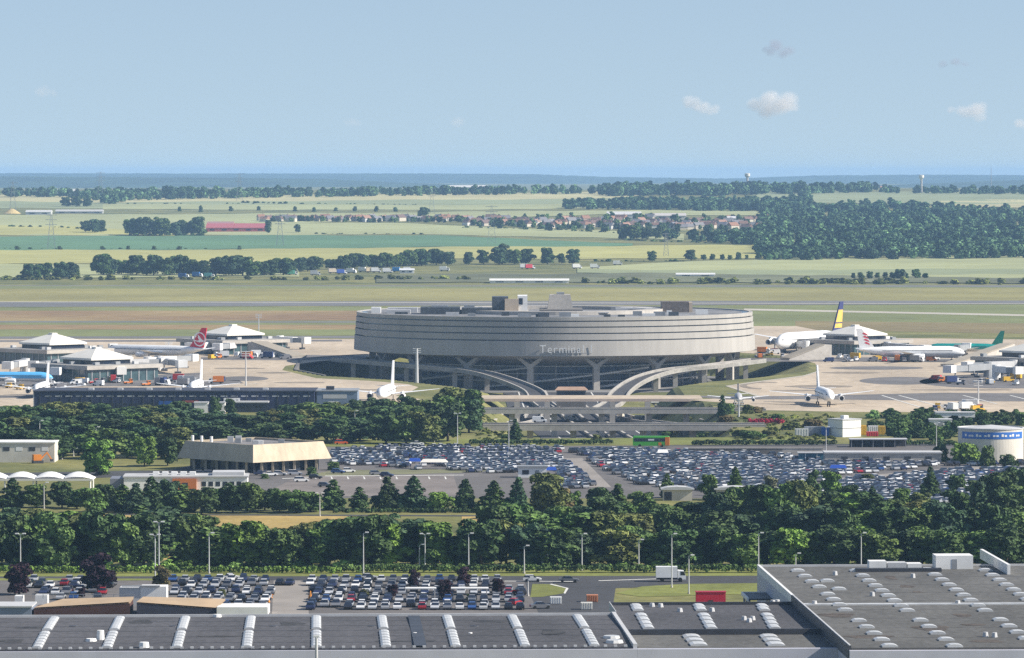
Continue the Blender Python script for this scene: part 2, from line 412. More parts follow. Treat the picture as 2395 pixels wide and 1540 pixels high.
# ------------------------------------------------------------------ road in the cutting, bridges and ramps
ZP = -9.9
mb = MB(); mb.prism([(TC.x + 117 * math.sin(a), TC.y + 117 * math.cos(a)) for a in np.linspace(0, 2 * math.pi, 64, endpoint=False)], -9.99, ZP)
struct(mb.build('forecourt', mat('forecourt_asphalt', (0.2, 0.195, 0.19), 0.9, 0.15, 0.05)))
rp = [(50, 1602, -9.85), (44, 1672, -9.85), (35, 1771, -9.85), (27, 1900, -9.85), (22, 2010, -9.85), (20, 2140, -9.85)]
struct(MB().strip(rp, 24, -0.1, 0.0).build('motorway', M_ASPH))
for off in (-17, -11, -5, 2, 9, 16):
    pp = [(p[0] + off, p[1], -9.83) for p in rp]
    struct(MB().strip(pp, 0.28 if off not in (-5, 2, 9) else 0.5, 0.0, 0.02 if off not in (-5, 2, 9) else 0.9).build('lane_line' if off not in (-5, 2, 9) else 'lane_barrier', M_LINE if off not in (-5, 2, 9) else M_CONC))
def bridge(label, path, hw, thick, parapet, piers, m, ph=0.9):
    o = thing('road_bridge', label, 'bridge', path[0])
    L = Vector(path[0])
    loc_ = [tuple(Vector(p) - L) for p in path]
    MB().strip(loc_, hw, -thick, 0).build('deck', m, o)
    MB().strip(loc_, hw - 1.2, 0.0, 0.02).build('carriageway', M_ASPH if parapet else M_APRON, o)
    if parapet:
        for s_ in (-1, 1):
            lo, hi = (hw - 0.55, hw) if s_ > 0 else (-hw, -hw + 0.55)
            MB().strip(loc_, (lo, hi), 0.03, ph).build('parapet', m, o)
            MB().strip(loc_, (lo - .06, hi + .06), ph + .003, ph + .16).build('parapet_coping', M_CONC, o)
    for (x, y, z) in piers:
        MB().box(-1.1, 1.1, -1.4, 1.4, -10 - L.z, z - thick - 0.01 - L.z).build('pier', M_CONC, o, (x - L.x, y - L.y, 0))
    return o
M_BR1 = mat('taxi_bridge_concrete', (0.55, 0.44, 0.36), 0.85, 0.08, 0.05, 0.4)
def line(x0, x1, y, z, n=12, bow=0): return [tuple(G(x0 + (x1 - x0) * i / n, y - bow * math.sin(math.pi * i / n), z)) for i in range(n + 1)]
p1 = [(-20, 1886, 0.1), (20, 1886, 0.1), (76, 1886, 0.1)]
bridge('wide pale taxiway bridge nearest the round terminal', p1, 15, 1.1, False, [(x, 1872, 0) for x in (2, 14, 40, 54)], M_BR1)
p2 = line(1060, 1790, 960, 0.1)
bridge('thin grey road bridge between the taxiway bridge and the piered bridge', p2, 5, 1.1, True, [(x, p2[0][1], 0.1) for x in (0, 16, 34, 52, 66)], M_CONC, 0.75)
p3 = line(1100, 1790, 997, 0.1)
bridge('grey road bridge on piers nearest to the long hedge', p3, 6.5, 1.3, True, [(float(G(x, 997, 0.1).x), p3[0][1], 0.1) for x in (1240, 1341, 1433, 1504, 1530, 1620)], M_CONC, 0.75)
def smooth_path(pts, n=40):
    pts = [Vector(p) for p in pts]; out = []
    for i in range(len(pts) - 1):
        a, b, c, d = pts[max(0, i - 1)], pts[i], pts[i + 1], pts[min(len(pts) - 1, i + 2)]
        for k in range(n // (len(pts) - 1) + 1):
            t = k / (n // (len(pts) - 1) + 1)
            out.append(tuple(0.5 * ((2 * b) + (c - a) * t + (2 * a - 5 * b + 4 * c - d) * t * t + (3 * b - a - 3 * c + d) * t ** 3)))
    out.append(tuple(pts[-1])); return out
rl = smooth_path([(-82, 2228, 1.5), (-49, 2182, 0.6), (-19, 2160, -1.2), (-4, 2129, -3.5), (9, 2080, -6.6), (12, 2035, -8.9), (16, 1980, -9.6)])
bridge('curved ramp sweeping out from the left side of the round terminal', rl, 4.3, 0.8, True, [(p[0], p[1], p[2]) for p in rl[2:22:5]], M_RAMP, 0.9)
rr = smooth_path([(116, 2215, 1.5), (92, 2172, 0.6), (75, 2158, -0.5), (64, 2140, -2.0), (55, 2108, -4.0), (48, 2072, -6.8), (44, 2025, -8.9), (38, 1980, -9.6)])
bridge('curved ramp sweeping out from the right side of the round terminal', rr, 4.3, 0.8, True, [(p[0], p[1], p[2]) for p in rr[2:22:5]], M_RAMP, 0.9)
il = smooth_path([(-30, 1700, -4), (-14, 1760, -6), (0, 1830, -8), (8, 1900, -9.2), (10, 1990, -9.6)])
bridge('narrow slip road climbing to the left between the road bridges', il, 3.6, 0.6, True, [(p[0], p[1], p[2]) for p in il[3:20:5]], M_RAMP, 0.8)
ir = smooth_path([(88, 1690, -3), (74, 1750, -5), (60, 1820, -7.5), (48, 1890, -9.2), (40, 1960, -9.6)])
bridge('narrow slip road climbing to the right between the road bridges', ir, 3.6, 0.6, True, [(p[0], p[1], p[2]) for p in ir[3:20:5]], M_RAMP, 0.8)
for k, (x0, y0, x1, y1, lab) in enumerate(((-8, 1850, 2, 1900, 'pale retaining wall left of the motorway under the bridges'), (70, 1850, 58, 1905, 'pale retaining wall right of the motorway under the bridges'), (-16, 1740, -6, 1800, 'pale retaining wall on the left bank nearest the hedge'), (82, 1740, 72, 1800, 'pale retaining wall on the right bank nearest the hedge'))):
    rw_ = thing('retaining_wall', lab, 'wall', (x0, y0, -9.8)); L_ = math.hypot(x1 - x0, y1 - y0); rw_.rotation_euler = (0, 0, math.atan2(y1 - y0, x1 - x0))
    for j in range(6): MB().box(L_ * j / 6 + .05, L_ * (j + 1) / 6 - .05, -.3, .3, 0, 5.5).build('wall_panel', M_CONC, rw_)
    MB().box(0, L_, -.45, .45, 5.5, 5.8).build('coping', M_CONC, rw_)
# retaining wall of the pit
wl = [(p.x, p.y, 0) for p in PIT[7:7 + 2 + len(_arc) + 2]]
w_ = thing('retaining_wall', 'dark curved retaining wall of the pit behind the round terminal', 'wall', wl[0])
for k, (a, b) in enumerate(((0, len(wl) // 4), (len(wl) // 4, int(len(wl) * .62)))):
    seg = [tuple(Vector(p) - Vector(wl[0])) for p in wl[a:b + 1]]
    MB().strip(seg, 0.6, -10, 0.35).build('wall_section', M_CONC_DK, w_)  # dark concrete carries the shade of the pit's back wall in its colour

# ------------------------------------------------------------------ round terminal
T = thing('round_terminal', 'huge round concrete terminal drum on Y-shaped pillars', 'terminal', TC)
def rr_(z): return 96.0 - (z - 6) * 0.085
zb = [(6.0, 12.9), (13.45, 16.1), (16.65, 19.0), (19.55, 21.7), (22.25, 23.9)]
for i, (a, b) in enumerate(zb):
    o = MB().ring([(rr_(a) - 1.5, a), (rr_(a), a), (rr_(b) + 0.25, b), (rr_(b) - 1.5, b)], 300).build('facade_band', M_DRUM, T, smooth=False)
MB().ring([(90, 6.2), (93.6, 6.2), (92.6, 23.6), (90, 23.6)], 144).build('groove_shade_ring', M_GLASS, T)  # dark ring behind the bands; shade of the grooves put into its colour
MB().ring([(96.9, 23.95), (96.9 - 1.9, 23.95), (96.9 - 1.9, 24.25), (96.9 - 0.6, 24.25)][::-1], 144).build('coping', M_CONC, T) if False else None
MB().ring([(0.5, 22.3), (92.5, 22.3), (92.5, 23.5), (0.5, 23.5)], 96).build('roof', mat('terminal_roof', (0.2, 0.2, 0.205), 0.9, 0.25, 0.08, 0.5), T)
MB().ring([(66, 0.5), (94, 5.7), (94, 5.98), (66, 5.98)], 96).build('soffit', M_CONC, T)
core = MB().ring([(60, -9.9), (66, -9.9), (66, 5.9), (60, 5.9)], 96).build('glazed_core', M_CORE, T)
for z in (-6.8, -3.4, 0.1):
    MB().ring([(64, z), (70, z), (70, z + 0.5), (64, z + 0.5)], 96).build('floor_slab', M_SLAB, T)
for k in range(24):
    a = 2 * math.pi * k / 24
    MB().box(-0.4, 0.4, -0.4, 0.4, -9.9, 2.6).build('column', M_CONC, T, (69 * math.sin(a), -69 * math.cos(a), 0), a)
for a0, z0 in ((-70, -9), (-25, -9.2), (15, -9.2)):
    pth = [(74 * math.sin(R(a0 + t)), -74 * math.cos(R(a0 + t)), z0 + 9.0 * t / 62) for t in range(0, 63, 3)]
    MB().strip(pth, 2.0, -0.3, 0.5).build('access_ramp', M_SLAB, T)
PA = [-7.8 + 20 * k for k in range(18)]
for a in PA:
    a = R(a); px_, py_ = 87 * math.sin(a), -87 * math.cos(a)
    pl = MB()
    pl.frus((-1.5, 1.5, -1.6, 1.6), -9.9, (-1.35, 1.35, -1.6, 1.6), 0.6)
    for s_ in (-1, 1):
        y = [(-1.35 if s_ < 0 else 0.0, 0.6), (0.0 if s_ < 0 else 1.35, 0.6)]
        if s_ < 0: q = [(-1.35, 0.6), (0.0, 0.6), (0.0, 2.0), (-6.0, 6.0), (-7.6, 6.0)]
        else: q = [(0.0, 0.6), (1.35, 0.6), (7.6, 6.0), (6.0, 6.0), (0.0, 2.0)]
        pl.prof(q, -1.6, 1.6)
    pl.build('y_pillar', M_CONC, T, (px_, py_, 0), a)
# roof structures
def rb(name, x0, x1, y0, y1, z0, z1, m, top=None):
    b = MB()
    if top: b.frus((x0, x1, y0, y1), z0, (x0 + top, x1 - top, y0 + top, y1 - top), z1)
    else: b.box(x0, x1, y0, y1, z0, z1)
    return b.build(name, m, T)
rx = lambda px: (px - 1297) / 4.92
M_PLANT = mat('plant_louvre', (0.075, 0.085, 0.095), 0.6, 0.3, 0.5); M_BEIGE = mat('beige_panel', (0.5, 0.41, 0.31), 0.8, 0.06, 0.3); M_BROWN = mat('brown_louvre', (0.17, 0.14, 0.12), 0.7, 0.2, 0.5)
MB().ring([(44, 22.9), (52, 22.9), (52, 25.2), (44, 25.2)], 64).build('roof_ring', M_CONC, T)
rb('plant_room', rx(985), rx(1076), -38, -20, 22.9, 26.8, M_PLANT); rb('plant_room', rx(1080), rx(1150), -36, -20, 22.9, 26.4, M_PLANT)
rb('plant_duct', rx(1010), rx(1048), -30, -24, 26.8, 27.5, M_GREY); rb('plant_duct', rx(1085), rx(1110), -30, -24, 26.4, 27.6, M_GREY)
rb('penthouse', rx(1150), rx(1188), -14, 6, 24.5, 31.0, M_PLANT); rb('penthouse', rx(1180), rx(1212), -16, -14.2, 24.5, 30.2, M_BEIGE); rb('penthouse', rx(1210), rx(1233), -15, 6, 24.5, 31.6, M_WHITE)
rb('penthouse_window', rx(1213), rx(1222), -15.3, -15.02, 27.5, 30.5, M_GLASS)
rb('plant_plinth', rx(1150), rx(1235), -22, 8, 22.9, 24.5, M_CONC)
rb('tapered_tower', rx(1280), rx(1340), -8, 8, 25.2, 31.9, M_CONC, 1.2); rb('tower_vent', rx(1302), rx(1320), -3, 3, 31.9, 33.0, M_GREY)
rb('plant_plinth', rx(1262), rx(1362), -20, 16, 22.9, 25.2, M_CONC_DK); rb('plant_deck', rx(1258), rx(1420), -48, -30, 24.4, 24.8, M_LGREY)
rb('plant_room', rx(1265), rx(1390), -47, -31, 22.9, 24.4, M_PLANT)
rb('plant_room', rx(1548), rx(1612), -6, 8, 23.4, 28.6, M_BROWN); rb('plant_door', rx(1613), rx(1621), -5, 6, 23.4, 28.2, M_BEIGE)
rb('plant_room', rx(1440), rx(1545), -8, 0, 22.9, 25.6, M_LGREY); rb('plant_duct', rx(1470), rx(1535), -12, -9, 22.9, 25.0, M_DARK)
rb('tank', rx(868), rx(890), -18, -10, 22.9, 26.2, M_WHITE); rb('skylight', rx(905), rx(960), -25, -18, 22.9, 25.2, M_LGREY); rb('skylight', rx(905), rx(975), -8, 0, 22.9, 25.8, M_LGREY)
random.seed(3)
for k in range(26):
    a = random.uniform(-1.35, 1.35); r = random.uniform(60, 86); x, y = r * math.sin(a), -r * math.cos(a) * random.choice((1, 1, -0.3))
    w = random.uniform(1.0, 3.2)
    rb('roof_unit', x - w, x + w, y - 1, y + 1, 22.9, random.uniform(24.6, 25.6), random.choice([M_LGREY, M_WHITE, M_GREY, M_PLANT]))
MB().cyl((rx(870), 10, 22.9), (rx(870), 10, 29.5), 0.12, 0.06, 6).build('antenna', M_GREY, T)
# lettering on the lowest band
dg = bpy.context.evaluated_depsgraph_get()
def text_mesh(ch, size, ext):
    cu = bpy.data.curves.new('t', 'FONT'); cu.body = ch; cu.size = size; cu.extrude = ext; cu.resolution_u = 3
    o = bpy.data.objects.new('t', cu); col.objects.link(o)
    bpy.context.view_layer.update()
    me = bpy.data.meshes.new_from_object(o.evaluated_get(bpy.context.evaluated_depsgraph_get()))
    wd = max((v.co.x for v in me.vertices), default=0)
    bpy.data.objects.remove(o); bpy.data.curves.remove(cu)
    return me, wd
sign = MB().box(-12.8, 11.4, -0.12, 0.1, -0.25, -0.05).build('lettering_rail', M_GREY, T, (4.6, -96.3 + 0.12, 7.55))
cur = -12.4
for ch in 'Terminal 1':
    if ch == ' ': cur += 1.7; continue
    me, wd = text_mesh(ch, 5.2, 0.12); me.materials.append(M_WHITE)
    xx = 4.6 + cur
    o = link('letter', me, sign); o.rotation_euler = (math.pi / 2, 0, 0)
    o.location = (cur, -0.12 - (math.sqrt(max(0, 96.3 ** 2 - (xx + wd / 2) ** 2)) - 96.3), 0)
    cur += wd + 0.45
# ------------------------------------------------------------------ satellites
M_PYR = mat('pyramid_roof', (0.72, 0.69, 0.62), 0.6, 0.05, 0.2)
M_SLABR = mat('satellite_roof', (0.3, 0.29, 0.27), 0.9, 0.2, 0.1)
def satellite(label, px, py, rot=45, s=1.0, zr=7.0, ramp=None):
    """px,py = photo position of the roof centre at height zr"""
    c = G(px, py, zr); c.z = 0
    o = thing('terminal_satellite', label, 'building', c, R(rot))
    a = 19 * s
    MB().box(-a, a, -a, a, 0, zr - 1.6).build('glazed_wall', M_TEAL, o)
    MB().box(-a - 1.5, a + 1.5, -a - 1.5, a + 1.5, zr - 1.6, zr).build('roof_slab', M_CONC, o)
    MB().box(-a - 1, a + 1, -a - 1, a + 1, zr, zr + 0.15).build('roof_deck', M_SLABR, o)
    b = 11.4 * s
    MB().box(-b + 1, b - 1, -b + 1, b - 1, zr + 0.15, zr + 2.0).build('lantern', M_GLASS, o)
    p = MB().box(-b, b, -b, b, zr + 2.0, zr + 2.9); p.frus((-b, b, -b, b), zr + 2.9, (-1.8, 1.8, -1.8, 1.8), zr + 6.6); p.box(-1.5, 1.5, -1.5, 1.5, zr + 6.6, zr + 7.3)
    p.build('pyramid_roof', M_PYR, o)
    random.seed(int(px))
    for k in range(8):
        x, y = random.uniform(-a, a), random.choice((-1, 1)) * random.uniform(13, 17) * s
        if random.random() < .5: x, y = y, x
        MB().box(-1.2, 1.2, -0.8, 0.8, 0, 1.2).build('roof_unit', random.choice([M_LGREY, M_GREY, M_WHITE]), o, (x, y, zr + 0.15))
    for k in range(9):
        t = -a + 2 * a * (k + .5) / 9
        for (x, y, sx, sy) in ((t, -a - 0.12, .25, .1), (t, a + 0.12, .25, .1), (-a - 0.12, t, .1, .25), (a + 0.12, t, .1, .25)):
            MB().box(-sx, sx, -sy, sy, 0, zr - 1.62).build('mullion', M_GREY, o, (x, y, 0))
    return o
satellite('satellite with white pyramid roof at the far left, behind the light blue plane', 124, 815)
satellite('satellite with white pyramid roof and lit corner, nearest to the navy building', 226, 851, 42)
satellite('satellite with white pyramid roof behind the red-tailed plane', 545, 793, 38)
satellite('satellite with white pyramid roof beside the plane with yellow tail', 2000, 794, 40)
satellite('satellite at the right edge with low white roof and jet bridges', 2420, 835, 38, 1.0)
def wedge(label, top, bot, w, z, hd):
    """covered walkway that slopes from a satellite roof down to the apron"""
    a, b = G(*top, z), G(*bot, 0)
    o = thing('sloping_walkway', label, 'walkway', (b.x, b.y, 0))
    d = Vector((a.x - b.x, a.y - b.y, 0)); L = d.length; o.rotation_euler = (0, 0, math.atan2(d.y, d.x))
    MB().prof([(0, 0), (L, 0), (L, z), (L - 4, z), (0, 0.8)][::-1], -w, w).build('walkway_wall', M_CONC, o)
    MB().add([(0, -w - .3, 0.85), (L - 4, -w - .3, z + .05), (L - 4, w + .3, z + .05), (0, w + .3, 0.85), (0, -w - .3, 1.25), (L - 4, -w - .3, z + .45), (L - 4, w + .3, z + .45), (0, w + .3, 1.25)],
             [(0, 3, 2, 1), (4, 5, 6, 7), (0, 1, 5, 4), (1, 2, 6, 5), (2, 3, 7, 6), (3, 0, 4, 7)]).build('walkway_roof', mat('walkway_roof', (0.34, 0.30, 0.24), 0.9, 0.08, 0.2), o)
    return o
wedge('sloping concrete walkway dropping right from the satellite behind the red tail', (596, 800), (700, 838), 4, 6.5, 0)
wedge('sloping concrete walkway dropping left beside the white jumbo', (1935, 806), (1836, 843), 4, 7.2, 0)
wedge('long pale sloping walkway at the right edge', (2360, 805), (2215, 858), 3, 7.0, 0)

# ------------------------------------------------------------------ aircraft
def aircraft(label, at, hdg, L=38, S_=35, D=4.0, fin=12.0, eng=2, body=(0.8, 0.8, 0.8), belly=None, tail=(0.8, 0.8, 0.8), tail2=None, ef=0.32, emblem=None, decks=1, engcol=(0.75, 0.75, 0.75)):
    o = thing('airliner', label, 'airplane', (at.x, at.y, 0), R(hdg))
    r = D / 2; zc = 1.5 + D * 0.62; n = 16
    st = [(-.5, .08, .45), (-.47, .2, .4), (-.38, .55, .24), (-.25, .92, .05), (-.18, 1, 0), (.36, 1, 0), (.42, .9, -.06), (.46, .68, -.14), (.485, .42, -.22), (.5, .1, -.3)]
    kz = 1.0 if decks == 1 else 1.18
    secs = []
    for fx, fr, dz in st:
        secs.append([(fx * L, r * fr * math.cos(2 * math.pi * k / n), zc + dz * r + r * fr * kz * math.sin(2 * math.pi * k / n)) for k in range(n)])
    f = MB().loft(secs)
    if belly: f.m = [1 if sum(f.v[i][2] for i in fc_) / len(fc_) < zc - 0.35 * r else 0 for fc_ in f.f]
    mats_ = [pm(body)] + ([pm(belly)] if belly else [])
    f.build('fuselage', mats_, o, smooth=True)
    for s_ in (-1, 1):
        y0, y1 = r * .55, S_ / 2; c0, c1 = L * .19, L * .045; xr = L * .10; sw = (S_ / 2) * .5
        zr, zt = zc - .45 * r, zc - .45 * r + (S_ / 2) * .085
        w = MB().loft([[(xr, s_ * y0, zr), (xr - c0 * .4, s_ * y0, zr + .45), (xr - c0, s_ * y0, zr), (xr - c0 * .4, s_ * y0, zr - .35)],
                       [(xr - sw * .4 - c0 * .05, s_ * (y0 + (y1 - y0) * .38), zr + (zt - zr) * .35), (xr - sw * .4 - c0 * .3, s_ * (y0 + (y1 - y0) * .38), zr + (zt - zr) * .35 + .3), (xr - c0 * .98, s_ * (y0 + (y1 - y0) * .38), zr + (zt - zr) * .35), (xr - sw * .4 - c0 * .3, s_ * (y0 + (y1 - y0) * .38), zr + (zt - zr) * .35 - .2)],
                       [(xr - sw, s_ * y1, zt), (xr - sw - c1 * .4, s_ * y1, zt + .12), (xr - sw - c1, s_ * y1, zt), (xr - sw - c1 * .4, s_ * y1, zt - .06)]])
        if s_ < 0: w.f = [q[::-1] for q in w.f]
        w.build('wing', pm((.72, .73, .74)), o)
        t = MB().loft([[(-L * .405, s_ * r * .2, zc + .35 * r), (-L * .44, s_ * r * .2, zc + .35 * r + .2), (-L * .485, s_ * r * .2, zc + .35 * r), (-L * .44, s_ * r * .2, zc + .35 * r - .15)],
                       [(-L * .455, s_ * S_ * .18, zc + .55 * r), (-L * .465, s_ * S_ * .18, zc + .55 * r + .08), (-L * .49, s_ * S_ * .18, zc + .55 * r), (-L * .465, s_ * S_ * .18, zc + .55 * r - .05)]])
        t.build('tailplane', pm((.72, .73, .74)), o)
        for e in range(eng // 2):
            ey = (S_ / 2) * (ef + .29 * e); ex = xr - sw * (ey / (S_ / 2)) + L * .035; er = D * .235 if eng == 2 else D * .2; ez = zr - er * .95 + (zt - zr) * (ey / (S_ / 2)) * .6
            el = L * .085
            e_o = MB().ring([(er * .78, -el), (er * .86, -el * .9), (er, 0.0), (er * 1.02, el * .35), (er * .9, el * .5), (er * .8, el * .45), (er * .78, 0)], 16).build('engine', pm(engcol), o, smooth=True)
            e_o.rotation_euler = (0, math.pi / 2, 0); e_o.location = (ex, s_ * ey, ez)
            MB().ring([(0.05, el * .15), (er * .8, el * .15), (er * .8, el * .1), (0.05, el * .1)], 16).build('engine_fan', M_DARK, e_o)
            MB().prof([(-el * .8, er * .7), (el * .2, er * .7), (-el * .1, er * 1.7), (-el * .9, er * 1.7)], -.15, .15).build('pylon', pm((.7, .7, .7)), o, (ex, s_ * ey, ez))
    zf = zc + .7 * r; H = fin - zf
    fp = [(-L * .33, zf - .1), (-L * .345, zf + .1 * H), (-L * .455, fin), (-L * .505, fin), (-L * .475, zf - .1)]
    tf = MB().prof(fp, -.28, .28)
    tl = tf.build('tail_fin', pm(tail), o)
    if tail2:
        for (lo, hi) in tail2[1]:
            k = lambda z: (z - zf) / H
            x0 = lambda z: -L * .345 + (-L * .455 + L * .345) * k(z); x1 = lambda z: -L * .475 + (-L * .505 + L * .475) * k(z)
            a, b = zf + lo * H, zf + hi * H
            MB().prof([(x0(a) - .2, a), (x0(b) - .2, b), (x1(b) + .1, b), (x1(a) + .1, a)], -.31, .31).build('tail_stripe', pm(tail2[0]), tl)
    if emblem:
        ecol, kind = emblem
        cxm, czm = -L * .435, zf + .42 * H
        for s_ in (-1, 1):
            e = MB(); y = s_ * .33
            if kind == 'ring':
                q = H * .36
                for k in range(24):
                    a, b = 2 * math.pi * k / 24, 2 * math.pi * (k + 1) / 24
                    e.add([(cxm + q * c * math.cos(t), y, czm + q * c * math.sin(t)) for c, t in ((1, a), (1, b), (.84, b), (.84, a))], [(0, 1, 2, 3)])
                arc = [(-.95, -.35), (-.4, .05), (.0, .5), (.35, .8), (.3, .3), (.1, -.1), (.55, -.3), (.1, -.35), (-.4, -.25)]
                e.add([(cxm + q * .85 * a_, y, czm + q * .85 * b_) for a_, b_ in arc], [tuple(range(len(arc)))])
                e.add([(cxm + q * a_, y, czm + q * b_) for a_, b_ in ((-.9, -.3), (0, -.45), (.9, -.2), (.9, -.08), (0, -.3), (-.9, -.15))], [tuple(range(6))])
            else:
                for k in range(4):
                    z0 = czm + H * (.32 - .16 * k); x0_ = cxm - .9 + .35 * k
                    e.add([(x0_, y, z0), (x0_ + 1.0, y, z0 + .55), (x0_ + 2.5, y, z0 - .3), (x0_ + 2.9, y, z0 - 1.0), (x0_ + 1.3, y, z0 - .5)], [(0, 1, 2, 3, 4)])
            e.build('emblem', pm(ecol), tl)
    MB().box(L * .452, L * .466, -r * .62, r * .62, zc + .1 * r, zc + .32 * r).build('cockpit_window', M_GLASS, o)
    for dk in range(decks):
        for s_ in (-1, 1):
            wz = zc + (.2 + .5 * dk) * r; yy = s_ * (r * math.cos(math.asin(min(.95, (.2 + .5 * dk) / kz))) + .02)
            MB().box(-L * .27, L * .38, yy - .02, yy + .02, wz - .14, wz + .14).build('window_row', M_DARK, o)
    for gx, gy in ((L * .38, 0), (-L * .02, r * .95), (-L * .02, -r * .95)):
        g = MB().cyl((gx, gy, .9), (gx, gy, zc - r * .7), .16).build('landing_gear', M_GREY, o)
        for s_ in (-.4, .4): MB().cyl((gx, gy + s_ - .18, .62), (gx, gy + s_ + .18, .62), .62, n=12).build('wheel', M_TYRE, g)
    return o
_pm = {}
def pm(c):
    k = tuple(round(x, 3) for x in c)
    if k not in _pm: _pm[k] = mat('paint_%d_%d_%d' % tuple(int(x * 255) for x in k), k, 0.45, 0.05, 0.4, spec=0.5)
    return _pm[k]
Wt = (0.8, 0.8, 0.79)
aircraft('white airliner with bright red tail bearing a white ring emblem', G(365, 842, 0), 152, 57, 52, 5.0, 15.8, 2, Wt, None, (0.55, 0.01, 0.035), emblem=((.8, .8, .8), 'ring'))
aircraft('light blue airliner with white belly at the left edge', G(20, 903, 0), -4, 38, 34, 4.0, 12, 2, (0.10, 0.40, 0.72), (0.75, 0.78, 0.8), (0.10, 0.40, 0.72))
aircraft('white airliner seen end-on behind the left end of the navy building', Vector(((98 - CX) / F * 1890, 1890, 0)), -92, 38, 34, 4.0, 13.0, 2, Wt)
aircraft('white airliner seen end-on behind the middle of the navy building', Vector(((460 - CX) / F * 1905, 1905, 0)), -92, 40, 34, 4.2, 13.8, 2, Wt)
aircraft('white airliner seen end-on between the trees and the round terminal', Vector(((905 - CX) / F * 1845, 1845, 0)), -95, 46, 40, 4.8, 15.6, 2, Wt)
aircraft('white twin-engined airliner facing the camera on the right apron', G(1926, 947, 0), -87, 44, 41, 4.7, 14.6, 2, Wt)
aircraft('white airliner with red brushstroke emblem on its white tail', G(2130, 846, 0), 4, 52, 48, 5.2, 15.8, 2, Wt, (0.55, 0.57, 0.6), (0.8, 0.79, 0.78), emblem=((0.62, 0.02, 0.05), 'brush'))
aircraft('dark green airliner with green tail at the right', G(2258, 832, 0), 176, 38, 34, 4.0, 12.2, 2, (0.0, 0.24, 0.22), (0.6, 0.6, 0.58), (0.0, 0.19, 0.12))
aircraft('double-deck white jumbo with yellow and navy tail', G(1895, 822, 0), 239, 72, 78, 7.2, 24.3, 4, Wt, None, (0.03, 0.035, 0.13), tail2=((0.62, 0.42, 0.08), [(.16, .3), (.34, .74)]), decks=2)
aircraft('small airliner with dark grey tail behind the conifer by the bridges', G(1727, 949, 0), -92, 26, 24, 3.0, 8.0, 2, (.4, .4, .41), None, (0.10, 0.105, 0.12), ef=.48)

# ------------------------------------------------------------------ jet bridges
def jet_bridge(label, p0, p1, z=4.6, w=1.7, m=None):
    a, b = G(*p0, 0), G(*p1, 0); d = b - a; L = d.length
    o = thing('jet_bridge', label, 'jet bridge', (a.x, a.y, 0), math.atan2(d.y, d.x), 'jet bridges at the satellites')
    m = m or M_LGREY
    MB().box(0, L * .55, -w, w, z - 1.4, z + 1.4).build('tunnel', m, o)
    MB().box(L * .5, L * .9, -w * .85, w * .85, z - 1.25, z + 1.2).build('inner_tunnel', M_GREY, o)
    MB().box(L * .88, L, -w * 1.25, w * 1.25, z - 1.6, z + 1.7).build('cab', M_WHITE, o)
    for q in (.25, .8):
        MB().cyl((L * q, 0, 0.3), (L * q, 0, z - 1.3), .35).build('support_leg', M_GREY, o)
        MB().box(L * q - .7, L * q + .7, -1.4, 1.4, 0, .9).build('wheel_bogie', M_DARK, o)
    MB().cyl((0, 0, 0), (0, 0, z + 1.9), 1.9, n=12).build('rotunda', m, o)
    return o
jb = [((265, 876), (318, 882)), ((300, 872), (382, 870)), ((250, 886), (285, 893)), ((170, 888), (128, 894)), ((60, 872), (15, 880)), ((130, 874), (75, 878)), ((345, 868), (455, 860)), ((370, 866), (428, 876)),
      ((2310, 882), (2215, 889)), ((2330, 888), (2385, 892)), ((2370, 876), (2255, 880)), ((2240, 838), (2262, 832)),
      ((1885, 828), (1858, 824)), ((2075, 830), (2170, 838)), ((1830, 824), (1808, 818)), ((500, 828), (440, 832)), ((560, 828), (505, 834)), ((300, 838), (262, 834)), ((655, 815), (720, 818))]
order([jet_bridge('', a, b, m=(M_WHITE, M_LGREY, M_GREY)[i % 3]) for i, (a, b) in enumerate(jb)], 'grey jet bridge on legs, {n} from the left among the satellites')

